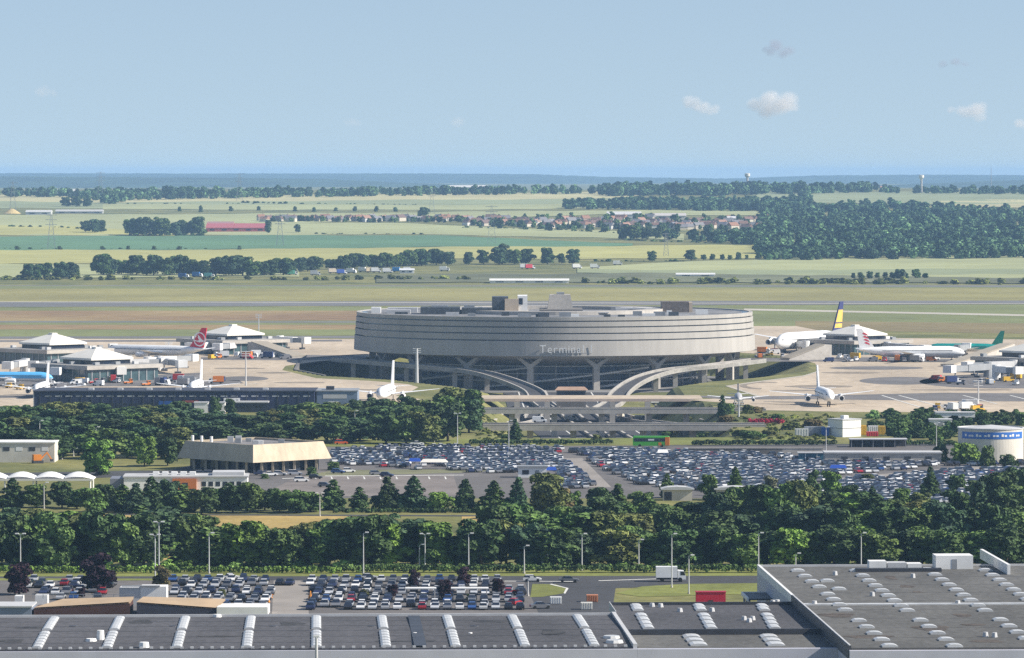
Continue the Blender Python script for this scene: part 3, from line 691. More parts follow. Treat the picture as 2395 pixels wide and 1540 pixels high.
# ------------------------------------------------------------------ apron vehicles
def wheelset(o, L, w, r=.42, n=2, sub=None):
    for s_ in (-1, 1):
        for k in range(n):
            x = -L * .34 + L * .66 * k / (n - 1)
            MB().cyl((x, s_ * (w - .25), r), (x, s_ * w, r), r, n=10).build('wheel', M_TYRE, o)
def truck(kind, at, rz, c, c2=(.75, .75, .75), z=0):
    if kind == 'van':
        o = link('service_van', None, None, (at.x, at.y, z), rz)
        MB().prof([(-2.6, .4), (2.6, .4), (2.6, 1.0), (1.9, 1.25), (1.3, 2.2), (-2.5, 2.3), (-2.6, 2.1)][::-1], -.95, .95).build('body', pm(c), o)
        MB().prof([(1.3, 1.3), (1.85, 1.3), (1.36, 2.05), (.5, 2.1), (.5, 1.3)][::-1], -.97, .97).build('window_glass', M_GLASS, o); wheelset(o, 5, .97)
    elif kind == 'box':
        o = link('box_truck', None, None, (at.x, at.y, z), rz)
        MB().box(-3.4, 1.3, -1.15, 1.15, .9, 3.3).build('cargo_box', pm(c), o)
        MB().prof([(1.4, .5), (3.2, .5), (3.2, 1.3), (2.7, 2.4), (1.4, 2.5)][::-1], -1.05, 1.05).build('cab', pm(c2), o)
        MB().prof([(2.0, 1.45), (3.1, 1.45), (2.75, 2.2), (2.0, 2.25)][::-1], -1.07, 1.07).build('window_glass', M_GLASS, o)
        MB().box(-3.3, 3.0, -.9, .9, .5, .88).build('chassis', M_DARK, o); wheelset(o, 6, 1.1, .48)
    else:
        o = link('baggage_loader', None, None, (at.x, at.y, z), rz)
        MB().box(-2.2, 1.6, -1.0, 1.0, .5, 1.1).build('chassis', pm(c), o)
        MB().box(.3, 1.6, -.9, .9, 1.1, 2.2).build('cab', pm(c), o); MB().box(.5, 1.62, -.92, .92, 1.5, 2.05).build('window_glass', M_GLASS, o)
        MB().frus((-2.2, .2, -.8, .8), 1.1, (-2.2, 2.4, -.6, .6), 1.35).build('conveyor', M_GREY, o); wheelset(o, 4, 1.0)
    return o
random.seed(11)
COLN = [('white', (.78, .78, .77)), ('yellow', (.7, .42, .03)), ('red', (.5, .03, .03)), ('grey', (.25, .26, .28)), ('silver', (.45, .46, .48)), ('grey', (.2, .2, .22)), ('white', (.78, .78, .77)), ('orange', (.65, .2, .03)), ('white', (.78, .78, .77)), ('navy', (.03, .05, .15)), ('white', (.76, .76, .75))]
veh = []
def scatter(n, x0, x1, y0, y1):
    for _ in range(n):
        cn, c = random.choice(COLN); kd = random.choice(['van', 'box', 'loader', 'van', 'loader'])
        p = G(random.uniform(x0, x1), random.uniform(y0, y1), 0)
        o = truck(kd, p, random.uniform(-.5, .5) + random.choice((0, math.pi, 1.57)), c, z=0.08)
        tag(o, '', {'van': 'van', 'box': 'truck', 'loader': 'loader'}[kd]); o['look'] = cn + ' ' + {'van': 'service van', 'box': 'box truck', 'loader': 'baggage loader'}[kd]; veh.append(o)
a0 = len(veh)
scatter(26, 150, 520, 893, 904); scatter(8, 0, 150, 905, 912)
order(veh[a0:], '{look} in front of the left satellites, {n} from the left', 'vehicles on the left apron'); a0 = len(veh)
scatter(16, 490, 745, 834, 841)
order(veh[a0:], '{look} near the red-tailed plane, {n} from the left', 'vehicles by the red-tailed plane'); a0 = len(veh)
scatter(22, 1930, 2200, 838, 848)
order(veh[a0:], '{look} under the white plane with red emblem, {n} from the left', 'vehicles below the white plane with red emblem'); a0 = len(veh)
scatter(14, 2180, 2395, 888, 902)
order(veh[a0:], '{look} by the right edge jet bridges, {n} from the left', 'vehicles by the right jet bridges'); a0 = len(veh)
scatter(9, 1775, 1840, 826, 842)
order(veh[a0:], '{look} beside the nose of the jumbo, {n} from the left', 'vehicles by the jumbo'); a0 = len(veh)
scatter(14, 2180, 2300, 955, 963)
order(veh[a0:], '{look} at the front edge of the right apron, {n} from the left', 'vehicles at the apron edge'); a0 = len(veh)

# ------------------------------------------------------------------ buildings, mid distance
def bx(name, parent, x0, x1, y0, y1, z0, z1, m): return MB().box(x0, x1, y0, y1, z0, z1).build(name, m, parent)
# navy building
p0, p1 = G(80, 963, 0), G(735, 963, 0); L = p1.x - p0.x
nb = thing('navy_building', 'long dark navy flat-roofed building behind the left trees', 'building', p0)
bx('wall', nb, 0, L, 0, 26, 0, 7.5, M_NAVY); bx('roof', nb, -.4, L + .4, -.4, 26.4, 7.5, 7.9, mat('navy_roof', (.05, .055, .075), .7, .2, .1)); bx('end_wall', nb, -.35, -.02, 0, 26, 0, 7.48, M_LGREY)
for k in range(27): bx('cladding_rib', nb, 2 + k * 3.9, 2.3 + k * 3.9, -.14, .0, 0, 7.4, M_DARK)
for k in range(26): bx('window', nb, 4 + k * 3.9, 6.6 + k * 3.9, -.06, .02, 5.6, 6.1, M_LGREY if k % 3 else M_GREY)
for k in range(9): bx('window', nb, 6 + k * 5, 10 + k * 5, -.07, .02, 1.6, 3.2, M_GLASS)
k = 6.22
sg = bx('sign_board', nb, (525 - 80) / k, (563 - 80) / k, -.5, -.1, 3.3, 5.1, M_WHITE)
for q in range(4):
    bx('sign_mark', sg, (525 - 80) / k + .6 + q * 1.35, (525 - 80) / k + 1.5 + q * 1.35, -.53, -.501, 3.85 + .15 * (q % 2), 4.45 + .15 * (q % 2), M_GREY)
bx('awning', nb, (548 - 80) / k, (632 - 80) / k, -7, -.1, 3.6, 4.1, M_LGREY); bx('awning_front', nb, (548 - 80) / k, (632 - 80) / k, -6.6, -6.2, 0, 3.5, M_GLASS)
bx('blue_panel', nb, 47, 52, -.12, .02, 1.6, 4.0, pm((.02, .08, .3))); bx('red_panel', nb, 56, 62, -.12, .02, 3.4, 4.2, pm((.3, .07, .05)))
for q in range(7): bx('roof_unit', nb, 20 + q * 11, 22 + q * 11, 5, 8, 7.9, 8.6, M_LGREY)
sb = thing('steel_blue_building', 'pale steel blue building at the right end of the navy one', 'building', G(737, 961, 0))
bx('wall', sb, 0.6, 16, 0, 20, 0, 7.3, mat('steel_blue', (.17, .22, .3), .5, .1, .2)); bx('roof', sb, .3, 16.3, -.3, 20.3, 7.3, 7.7, M_GREY); bx('roof_unit', sb, 4, 7, 4, 9, 7.7, 9.0, M_DARK); bx('window', sb, 3, 12, -.06, .02, 4.6, 6.3, M_LGREY); bx('door', sb, 5, 9, -.07, .02, 0, 3.5, M_WHITE)
# white sheds among the trees
for (x, lab) in ((470, 'small white shed among the trees, left of the pair'), (510, 'small white shed among the trees, right of the pair')):
    s0 = thing('shed', lab, 'shed', G(x, 972, 0)); bx('wall', s0, -2.5, 2.5, 0, 5, 0, 4.6, M_WHITE); bx('roof', s0, -2.7, 2.7, -.2, 5.2, 4.6, 4.9, M_LGREY); bx('door', s0, -1, .6, -.05, .02, 0, 2.3, M_LGREY)

# service building with sloped fascias
def quadz(l, z): return [G(x, y, z) for x, y in l]
c0 = G(592, 1108, 0)
sv = thing('service_building', 'concrete service building with overhanging sloped fascias, lit on its right', 'building', c0)
zb_, zt_ = 3.4, 8.6
def lv(v): return tuple(v - Vector((c0.x, c0.y, 0)))
B = [G(592, 1083, zb_), G(776, 1072.5, zb_), None, G(414, 1071, zb_)]; B[2] = B[1] + B[3] - B[0]
cen = (B[0] + B[2]) / 2
Tt = []
for v in B:
    q = v + (cen - v).normalized() * 2.6; Tt.append(Vector((q.x, q.y, zt_)))
M_FASC = mat('fascia_concrete', (.5, .42, .31), .85, .09, .25, .9, stretch=(1, 1, .3))
for i in range(4):
    a, b, c, d = B[i], B[(i + 1) % 4], Tt[(i + 1) % 4], Tt[i]
    inn = [v + (cen - v).normalized() * 1.0 for v in (a, b, c, d)]
    for w_i in range(4): inn[w_i].z = (a, b, c, d)[w_i].z
    MB().add([lv(v) for v in (a, b, c, d)] + [lv(v) for v in inn], [(0, 1, 2, 3), (7, 6, 5, 4), (0, 4, 5, 1), (3, 2, 6, 7), (0, 3, 7, 4), (1, 5, 6, 2)]).build('fascia', M_FASC, sv)
rt = [v + (cen - v).normalized() * 1.02 for v in Tt]
MB().prism([lv(v)[:2] for v in rt], zt_ - 1.1, zt_ - .6).build('roof', mat('service_roof', (.2, .19, .19), .9, .15, .2), sv)
wl_ = [v + (cen - v).normalized() * 4.0 for v in B]
MB().prism([lv(v)[:2] for v in wl_], 0, zb_ + .6).build('wall', M_GLASS, sv)
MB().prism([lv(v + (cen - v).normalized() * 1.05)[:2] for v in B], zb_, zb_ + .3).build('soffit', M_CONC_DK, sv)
for i in range(4):
    for t in (.12, .28, .44, .6, .76, .9):
        a = B[i].lerp(B[(i + 1) % 4], t); a = a + (cen - a).normalized() * 2.4; q = lv(a)
        MB().frus((-.35, .35, -.5, .5), 0, (-.35, .35, -.9, .9), zb_).build('pillar', M_FASC, sv, (q[0], q[1], 0))
random.seed(4)
for k in range(9):
    v = B[0].lerp(B[1], random.uniform(.1, .9)).lerp(B[3].lerp(B[2], .5), random.uniform(.2, .8)); q = lv(v)
    MB().box(-.9, .9, -.6, .6, zt_ - .6, zt_ + random.uniform(.3, 1.3)).build('roof_unit', random.choice([M_WHITE, M_LGREY, M_GREY]), sv, (q[0], q[1], 0))
for t in (.55, .68, .8):
    q = lv(B[0].lerp(B[3], t) + (cen - B[0]).normalized() * 6); MB().cyl((0, 0, zt_ - .6), (0, 0, zt_ + 1.6), .45, n=10).build('vent_pipe', M_WHITE, sv, (q[0], q[1], 0))
# low white building with orange porch
c0 = G(430, 1147, 0)
lw = thing('low_building', 'low white flat-roofed building with an orange porch', 'building', c0, R(2))
bx('wall', lw, -17, 18, 0, 14, 0, 3.6, M_WHITE); bx('roof', lw, -17.3, 18.3, -.3, 14.3, 3.6, 3.95, mat('low_roof', (.42, .42, .42), .8, .1, .2)); bx('porch', lw, -3.2, 3.6, -1.2, -.02, 0, 3.3, pm((.5, .16, .04))); bx('door', lw, -.4, 1.2, -1.26, -1.19, 0, 2.2, M_DARK)
bx('side_wing', lw, -21, -17.02, 2, 14, 0, 3.2, mat('wing_grey', (.2, .21, .25), .6, .08, .2)); bx('side_wing', lw, 8, 17, 3, 13, 3.95, 4.9, M_LGREY)
for q in range(5): bx('roof_unit', lw, -9 + q * 2.6, -7.3 + q * 2.6, 6, 9, 3.95, 4.8, M_WHITE)
for q in range(6): bx('window', lw, 5 + q * 2, 6.3 + q * 2, -.05, .02, 1.1, 2.4, M_GLASS)
# beige block and petal canopy at left edge
bb = thing('beige_block', 'beige two-storey block at the left edge with white roof line', 'building', G(60, 1082, 0))
bx('wall', bb, -14, 9, 0, 12, 0, 6.0, mat('beige_wall', (.6, .56, .48), .8, .08, .3)); bx('roof', bb, -14.3, 9.3, -.3, 12.3, 6.0, 6.4, M_WHITE)
for q in range(5): bx('window', bb, -11 + q * 4, -9 + q * 4, -.06, .02, 3.6, 4.8, M_DARK if q % 2 else M_WHITE)
ex = thing('excavator', 'orange excavator in front of the beige block', 'excavator', G(88, 1084, 0), R(20))
bx('tracks', ex, -1.6, 1.6, -1.2, 1.2, 0, .9, M_DARK); bx('cab', ex, -1.5, 1.0, -1.1, 1.1, .9, 2.7, pm((.6, .2, .02))); MB().prof([(.8, 1.4), (3.0, 3.6), (4.6, 1.2), (4.3, 1.0), (2.9, 3.0), (1.0, 1.0)][::-1], -.25, .25).build('arm', pm((.6, .2, .02)), ex); bx('bucket', ex, 4.1, 4.9, -.5, .5, .5, 1.2, M_DARK)
pc = thing('petal_canopy', 'white canopy of domed petals on posts at the left edge', 'canopy', G(80, 1152, 0))
for q in range(4):
    x0 = -15 + q * 8.0
    secs = []
    for i in range(9):
        t = i / 8; x = x0 + 8.0 * t
        secs.append([(x, -5 + 10 * j / 8, 4.0 + 1.9 * math.sin(math.pi * min(1, max(0, t * .9 + .1))) ** .8 * math.sin(math.pi * (j + .6) / 9.2) ** .6) for j in range(9)])
    vs_, fs_ = [p for s_ in secs for p in s_], []
    for i in range(8):
        for j in range(8): fs_.append((i * 9 + j, (i + 1) * 9 + j, (i + 1) * 9 + j + 1, i * 9 + j + 1))
    n_ = len(vs_); vs_ += [(v[0], v[1], v[2] - .15) for v in vs_]; fs_ += [tuple(i + n_ for i in f[::-1]) for f in fs_]
    MB().add(vs_, fs_).build('dome', M_WHITE, pc, smooth=True)
    for s_ in (-4.4, 4.4): MB().cyl((x0 + 7.2, s_, 0), (x0 + 7.2, s_, 4.3), .25).build('post', M_WHITE, pc)
bx('edge_beam', pc, -15, 17, -5.3, -5.05, 3.6, 4.15, M_PYR)
# kiosk, shelters, blue awnings in the car park
kk = thing('kiosk', 'small white kiosk with grey roof in the far car park', 'kiosk', G(1245, 1118, 0)); bx('wall', kk, -4.2, 4.2, 0, 4, 0, 3.0, M_WHITE); bx('roof', kk, -4.6, 4.6, -.4, 4.4, 3.0, 3.5, M_GREY); bx('window', kk, -3, -1, -.05, .02, 1, 2.3, M_GLASS); bx('door', kk, .8, 2, -.05, .02, 0, 2.2, M_GREY)
M_BLUEA = pm((.02, .07, .35))
def awning(x, y, w, lab, m=M_BLUEA):
    o = thing('awning_stand', lab, 'awning', G(x, y, 0))
    MB().frus((-w, w, -1.5, 1.5), 2.2, (-w * .8, w * .8, -.6, .6), 3.1).build('canopy', m, o)
    for sx in (-1, 1):
        for sy in (-1, 1): MB().cyl((sx * w * .9, sy * 1.3, 0), (sx * w * .9, sy * 1.3, 2.2), .08, n=6).build('post', M_GREY, o)
awning(1287, 1117, 1.9, 'bright blue awning right beside the white kiosk'); awning(970, 1096, 1.9, 'bright blue awning in the left part of the far car park'); awning(1960, 1112, 2.6, 'bright blue awning in the right part of the far car park'); awning(1550, 1075, 1.8, 'white awning in the back rows of the far car park', M_WHITE); awning(1015, 1098, 4.2, 'long pale shelter roof among the cars of the left far car park', M_PYR)
lwll = thing('long_wall_building', 'long low beige building with dark openings behind the far car park', 'building', G(1930, 1085, 0))
bx('wall', lwll, 0, 36, 0, 8, 0, 3.2, M_CONC); bx('roof', lwll, -.3, 36.3, -.3, 8.3, 3.2, 3.6, M_LGREY)
for q in range(5): bx('opening', lwll, 5 + q * 6.5, 7 + q * 6.5, -.06, .03, .2, 2.2, M_DARK)
lw2 = thing('low_wall', 'long grey wall between hedge and far car park', 'wall', G(1610, 1064, 0)); bx('wall_section', lw2, 0, 30, 0, .6, 0, 2.0, M_CONC_DK); bx('wall_section', lw2, 30.02, 43, 0, .6, 0, 2.0, M_CONC); bx('coping', lw2, -.1, 43.1, -.1, .7, 2.0, 2.2, M_CONC)
gb = thing('glass_shelter', 'blue-green glass shelter at the end of the long beige building', 'shelter', G(1868, 1080, 0)); bx('glass_wall', gb, 0, 8, 0, 4, 0, 2.6, mat('blue_glass', (.05, .15, .22), .25, .2, .4)); bx('roof', gb, -.3, 8.3, -.3, 4.3, 2.6, 2.85, M_LGREY); bx('frame', gb, 2, 2.2, -.06, .02, 0, 2.6, M_WHITE); bx('frame', gb, 5.6, 5.8, -.06, .02, 0, 2.6, M_WHITE)
# storage tank
tk = thing('storage_tank', 'big round pale tank with a blue lettered band', 'tank', G(2317, 1078, 0))
MB().ring([(0.3, 0), (10.2, 0), (10.2, 10.2), (0.3, 10.2)], 64).build('wall', mat('tank_wall', (.6, .56, .48), .7, .08, .2), tk)
MB().ring([(10.0, 10.2), (10.45, 10.2), (10.45, 10.55), (10.0, 10.55)], 64).build('rim', M_LGREY, tk); MB().ring([(.1, 11.3), (10.0, 10.25), (10.0, 10.2), (.1, 10.2)], 48).build('roof', M_LGREY, tk)
tb = MB().ring([(10.205, 7.3), (10.27, 7.3), (10.27, 9.4), (10.205, 9.4)], 40, a0=-1.15, a1=1.15).build('band', pm((.03, .14, .45)), tk)
for q in range(15):
    a = -.95 + q * .132 + .03 * (q % 2)
    MB().box(-.38, .38, -.03, 0, 8.0, 8.55 + .25 * (q % 3 == 0)).build('band_mark', M_WHITE, tb, (10.30 * math.sin(a), -10.30 * math.cos(a), 0), a)
# white utility tower and yard
ut = thing('utility_block', 'tall white utility block left of the yellow containers', 'building', G(1975, 1021, 0), R(35)); bx('wall', ut, -4, 4, -4, 4, 0, 5.8, M_WHITE); bx('roof', ut, -4.2, 4.2, -4.2, 4.2, 5.8, 6.1, M_LGREY); bx('band', ut, -4.05, 4.05, -4.05, 4.05, 2.9, 3.05, M_DARK); bx('roof_unit', ut, -1, 1, -1, 1, 6.1, 7.2, M_WHITE)
def container(lab, x, y, c, L=6, h=2.6, w=1.2, rz=0, cat='container'):
    o = thing('container', lab, cat, G(x, y, 0), rz)
    bx('shell', o, -L / 2, L / 2, -w, w, .1, h, pm(c)); bx('door', o, L / 2 + .001, L / 2 + .06, -w * .9, w * .9, .2, h - .1, M_GREY)
    for q in range(5): bx('rib', o, -L / 2 + L * (q + .5) / 5 - .08, -L / 2 + L * (q + .5) / 5 + .08, -w - .05, -w, .2, h - .1, pm(c))
container('yellow container right beside the white utility block', 2017, 1018, (.7, .42, .03), 2.6, 3.4); container('smaller yellow container further right of the utility block', 2062, 1017, (.7, .45, .05), 2.4, 3.0); container('red and white container between the yellow ones', 2040, 1021, (.55, .05, .05), 4, 1.6); container('white container between the yellow ones, at the back', 2042, 1014, (.75, .72, .7), 3.5, 2.6); container('bright blue container left of the utility block', 1930, 1021, (.02, .12, .42), 2.6, 3.0); container('grey container left of the blue one', 1905, 1020, (.28, .3, .33), 7, 3.2); container('pale container at the left of the yard', 1875, 1021, (.6, .6, .58), 4.5, 2.6)
rfb = thing('flower_bed', 'magenta red flowering hedge on the bank right of the bridges', 'flower bed', G(1793, 992, 0))
# pale sheds right
for i, (x, y, w, h, lab) in enumerate(((2235, 990, 7, 3.6, 'white flat shed behind the trees left of the tank'), (2200, 1000, 4, 2.6, 'small white shed behind the trees left of the larger one'), (2285, 1023, 3, 3.2, 'small pale hut just left of the tank'))):
    o = thing('pale_shed', lab, 'shed', G(x, y, 0)); bx('wall', o, -w, w, 0, 6, 0, h, M_WHITE); bx('roof', o, -w - .2, w + .2, -.2, 6.2, h, h + .3, M_LGREY); bx('door', o, -.8, .8, -.05, .02, 0, 2.1, M_GREY); bx('window', o, w * .4, w * .7, -.05, .02, 1, 2.0, M_GLASS)
sh2 = thing('car_shelter', 'long dark-fronted vehicle shelter below the yellow containers', 'shelter', G(2055, 1047, 0)); bx('roof', sh2, -9.5, 9.5, 0, 6, 2.5, 2.8, M_LGREY); bx('back_wall', sh2, -9.2, 9.2, 5.4, 5.8, 0, 2.5, M_DARK)
for q in range(6): bx('post', sh2, -9 + q * 3.56, -8.8 + q * 3.56, .2, .4, 0, 2.5, M_GREY)
tr_ = thing('terracotta_shelter', 'tan-roofed shelter behind the wide taxiway bridge', 'shelter', (25, 1985, -9.8)); MB().frus((-7, 7, -4, 4), 8.2, (-5.6, 5.6, -1.5, 1.5), 9.5).build('roof', mat('tan_roof', (.36, .24, .17), .9, .1, .3), tr_); bx('wall', tr_, -6.2, 6.2, -3.4, 3.4, 0, 8.2, M_CONC_DK); bx('window', tr_, -5.8, 5.8, -3.46, -3.39, 5, 7.5, M_GLASS)
# gate shelters behind the front trees
for (x, lab) in ((1585, 'grey arched gate shelter behind the trees, left of the pair'), (1718, 'grey arched gate shelter behind the trees, right of the pair')):
    o = thing('gate_shelter', lab, 'shelter', G(x, 1172, 0)); w = 4.6 if x < 1600 else 5.6
    MB().prof([(-w, 3.0), (w, 3.0), (w, 3.3), (w * .6, 3.75), (0, 3.9), (-w * .6, 3.75), (-w, 3.3)], 0, 6).build('roof', M_LGREY, o); bx('wall', o, -w + .6, w - .6, .6, 5.4, 0, 2.98, mat('cream_wall', (.55, .5, .42), .8, .06, .3)); bx('opening', o, -w + .9, -w + 3, .54, .62, 0, 2.4, M_DARK)
# ------------------------------------------------------------------ near ground sheets
STRAW = mat('straw_field', (.36, .26, .09), .95, .15, .05, .4); VERGE = mat('verge_grass', (.17, .185, .045), .95, .18, .05, .5)
sheet('car_park', [(600, 1046), (2900, 1040), (2900, 1168), (560, 1165)], M_LOT, .03)
sheet('access_road', [(-300, 1112), (400, 1100), (620, 1048), (2900, 1033), (2900, 1040), (640, 1056), (420, 1112), (-300, 1135)], M_ASPH, .02)
sheet('grass_verge', [(640, 1030), (1900, 1022), (1900, 1038), (640, 1044)], VERGE, .024)
sheet('grass_island', [(780, 1100), (1000, 1098), (1150, 1100), (1120, 1105), (700, 1116)], mat('thin_grass', (.16, .16, .09), .95, .2, .06), .05)
sheet('empty_bays', [(700, 1114), (1060, 1110), (1075, 1160), (600, 1162)], mat('worn_asphalt', (.19, .165, .15), .9, .12, .05, .4), .055)
for y, x0, x1 in ((1112, 760, 1085), (1118, 660, 730)): sheet('bay_line', [(x0, y + 1), (x1, y - 1), (x1, y), (x0, y + 2.2)], M_LINE, .08)
for k in range(9): sheet('bay_line', [(735 + k * 38, 1115), (738 + k * 38, 1115), (741 + k * 38, 1121), (737 + k * 38, 1121)], M_LINE, .08)
sheet('drive_lane', [(1312, 1072), (1362, 1072), (1430, 1140), (1340, 1140)], mat('pale_lane', (.26, .235, .21), .9, .12, .06), .06)
sheet('drive_lane', [(1960, 1118), (2260, 1092), (2700, 1092), (2700, 1098), (2260, 1100), (1990, 1124)], MATS['pale_lane'], .06)
sheet('straw_field', [(-300, 1205), (200, 1203), (830, 1208), (830, 1236), (-300, 1238)], STRAW, .03)
sheet('straw_field', [(1080, 1208), (1150, 1208), (1150, 1236), (1080, 1236)], STRAW, .03)
sheet('straw_field', [(380, 1296), (560, 1296), (560, 1310), (380, 1310)], STRAW, .03)
sheet('farm_lane', [(-300, 1200), (1300, 1206), (1300, 1209), (-300, 1203)], M_ASPH, .04)
sheet('grass_verge', [(-300, 1332), (1800, 1330), (1800, 1347), (-300, 1349)], VERGE, .03)
sheet('road', [(-300, 1348), (1800, 1346), (1800, 1366), (1440, 1376), (1430, 1440), (-300, 1440)], M_ASPH, .025)
sheet('parking_surface', [(-300, 1358), (1225, 1358), (1260, 1436), (-300, 1436)], M_LOT, .04)
sheet('grass_verge', [(-300, 1352), (410, 1354), (410, 1358), (-300, 1358)], VERGE, .05)
sheet('grass_island', [(1245, 1366), (1300, 1367), (1325, 1376), (1318, 1388), (1270, 1396), (1240, 1397)], VERGE, .06)
sheet('grass_island', [(1440, 1388), (1500, 1372), (1600, 1366), (1790, 1364), (1790, 1388), (1600, 1394), (1500, 1396)], VERGE, .06)
sheet('aisle', [(640, 1358), (720, 1358), (722, 1436), (636, 1436)], MATS['pale_lane'], .055)
for pts in ([(1180, 1359), (1340, 1360), (1340, 1361), (1180, 1360)], [(1400, 1358), (1560, 1353), (1560, 1354.2), (1400, 1359.2)], [(1290, 1366), (1330, 1376), (1322, 1389), (1318, 1388), (1324, 1376), (1285, 1367)]):
    sheet('road_line', pts, M_LINE, .07)

# ------------------------------------------------------------------ front warehouses
RZ = R(2.4)
def frame(px, py, z):
    p = G(px, py, z); return Vector((p.x, p.y, 0))
cr, sr = math.cos(RZ), math.sin(RZ)
def dome(parent, x, y, z, w, l, h=.5, name='skylight', m=None):
    pts = [(-w / 2, 0), (w / 2, 0), (w / 2, h * .45), (w * .3, h * .9), (0, h), (-w * .3, h * .9), (-w / 2, h * .45)]
    return MB().prof(pts[::-1], -l / 2, l / 2).build(name, m or M_SKYL, parent, (x, y, z))
A = frame(740, 1517, 10)
wa = thing('warehouse', 'long dark flat-roofed warehouse with nine skylight strips, front left', 'warehouse', A, RZ)
bx('wall', wa, -80, 53.4, 0, 57, 0, 9.5, M_LAV)
MB().prof([(0, 9.5), (57, 9.5), (57, 10.0), (28.5, 10.25), (0, 10.0)], -53.4, 80).build('roof', M_ROOF, wa).rotation_euler = (0, 0, math.pi / 2)
bx('rear_parapet', wa, -80, 53.4, 57.02, 57.5, 9.0, 10.45, M_LGREY); bx('end_parapet', wa, 53.42, 54.1, -.4, 57.5, 8.5, 10.6, M_LGREY)
bx('front_fascia', wa, -80, 54.1, -1.2, -.42, 0, 9.75, M_LAV); bx('gutter', wa, -80, 53.4, -.4, -.02, 9.2, 9.9, M_DARK)
for c in range(-5, 5):
    for (y0, y1) in ((1.2, 26.5), (30.5, 55.5)):
        n = 6; pl = (y1 - y0) / n
        for q in range(n):
            yy = y0 + pl * (q + .5); zz = 10.0 + .25 * (1 - abs(yy - 28.5) / 28.5)
            dome(wa, c * 11.75, yy, zz, 1.7, pl * .86, .42)
for c in range(0, 78): bx('edge_clip', wa, -79 + c * 1.7, -78.45 + c * 1.7, .15, .6, 10.02, 10.35, M_LGREY)
for (px_, py_, w, h, m) in ((235, 1497, .7, 1.7, M_WHITE), (213, 1500, 1.0, .5, M_WHITE), (337, 1514, .9, .9, M_WHITE), (1100, 1483, .4, .3, M_WHITE), (970, 1483, .4, .3, M_WHITE), (172, 1466, .9, .2, M_DARK), (405, 1466, .9, .2, M_DARK), (640, 1466, .9, .2, M_DARK), (870, 1466, .9, .2, M_DARK), (1110, 1466, .9, .2, M_DARK), (508, 1443, .8, .5, M_WHITE), (1430, 1493, 1.6, .5, M_SKYL), (1437, 1503, 1.6, .5, M_SKYL)):
    p = G(px_, py_, 10.1) - A; x, y = p.x * cr + p.y * sr, -p.x * sr + p.y * cr
    MB().cyl((0, 0, 0), (0, 0, h), w, w * .85, 10).build('roof_vent', m, wa, (x, y, 10.05))
M_STAIN = mat('damp_roof_stain', (.05, .047, .045), .7, .3, .3, 1.2)
for (px_, y, w, l) in ((80, 1470, 3, 2), (330, 1455, 2, 5), (510, 1490, 4, 1.5), (680, 1460, 2.2, 4), (960, 1500, 5, 1.2), (1150, 1455, 3, 3), (1290, 1480, 2, 6), (30, 1500, 2, 3)):
    p = G(px_, y, 10.1) - A; x, y_ = p.x * cr + p.y * sr, -p.x * sr + p.y * cr; MB().prism([(w * math.cos(a) * (1 + .25 * math.sin(3 * a + px_)), l * math.sin(a) * (1 + .2 * math.cos(2 * a))) for a in np.linspace(0, 6.0, 18)], 0, .012).build('roof_stain', M_STAIN, wa, (x, y_, 10.0 + .25 * (1 - abs(y_ - 28.5) / 28.5) + .02))
for k in range(1, 6): bx('roof_seam', wa, -79, 53, k * 9.5 - .1, k * 9.5 + .1, 10.0 + .25 * (1 - abs(k * 9.5 - 28.5) / 28.5) + .008, 10.0 + .25 * (1 - abs(k * 9.5 - 28.5) / 28.5) + .03, M_DARK)
mp_ = bx('roof_patch', wa, 16.5, 18.6, 1, 55, 10.26, 10.30, M_DARK)
bxx = thing('warehouse', 'grey roofed middle warehouse between the long roof and the large right roof', 'warehouse', A, RZ)
def roofpoly(l, z): return [((G(x, y, z) - A).x * cr + (G(x, y, z) - A).y * sr, -(G(x, y, z) - A).x * sr + (G(x, y, z) - A).y * cr) for x, y in l]
MB().box(54.3, 96, 26, 76, 0, 9.6).build('wall', M_LAV, bxx); MB().box(54.3, 96, 26, 76, 9.6, 10.05).build('roof', M_ROOF, bxx)
MB().box(54.6, 98, .2, 25.4, 0, 9.1).build('annex_wall', M_LAV, bxx); MB().box(54.6, 98, .2, 25.4, 9.1, 9.5).build('annex_roof', M_ROOF2, bxx)
bx('parapet', bxx, 54.3, 96, 25.42, 25.98, 9.5, 10.5, M_DARK); bx('parapet', bxx, 54.15, 54.28, 57.6, 76.5, 9, 10.7, M_LGREY); bx('parapet', bxx, 54.3, 96, 76.02, 76.5, 9.4, 10.6, M_DARK)
bx('front_fascia', bxx, 54.12, 98, -1.2, .18, 0, 9.75, M_LAV)
for px_ in (1485, 1632, 1780):
    for (dx, y) in ((3, 1419), (6, 1426), (15, 1441), (20, 1450), (25, 1459), (30, 1468)):
        q = roofpoly([(px_ + dx, y)], 10.1)[0]; dome(bxx, q[0], q[1], 10.06, 2.0, 5.4, .42)
for px_ in (1607, 1788):
    for (dx, y) in ((3, 1482), (10, 1491), (18, 1500), (26, 1509)):
        q = roofpoly([(px_ + dx, y)], 9.5)[0]; dome(bxx, q[0], q[1], 9.51, 2.9, 4.2, .45)
for (px_, y) in ((1525, 1419), (1545, 1420), (1740, 1450), (1760, 1450), (1752, 1455), (1590, 1431), (1665, 1430), (1807, 1412), (1818, 1411)):
    q = roofpoly([(px_, y)], 10.1)[0]; MB().cyl((0, 0, 0), (0, 0, .7), .55, .4, 8).build('roof_vent', M_LGREY, bxx, (q[0], q[1], 10.06))
ZR = 11.4
wc = thing('warehouse', 'large grey gravel-roofed warehouse with white parapet at the right', 'warehouse', A, RZ)
c_l = roofpoly([(1977, 1516)], ZR)[0]; c_b = roofpoly([(1777, 1326)], ZR)[0]
XL = (c_l[0] + c_b[0]) / 2; Y0 = c_l[1]; Y1 = c_b[1]
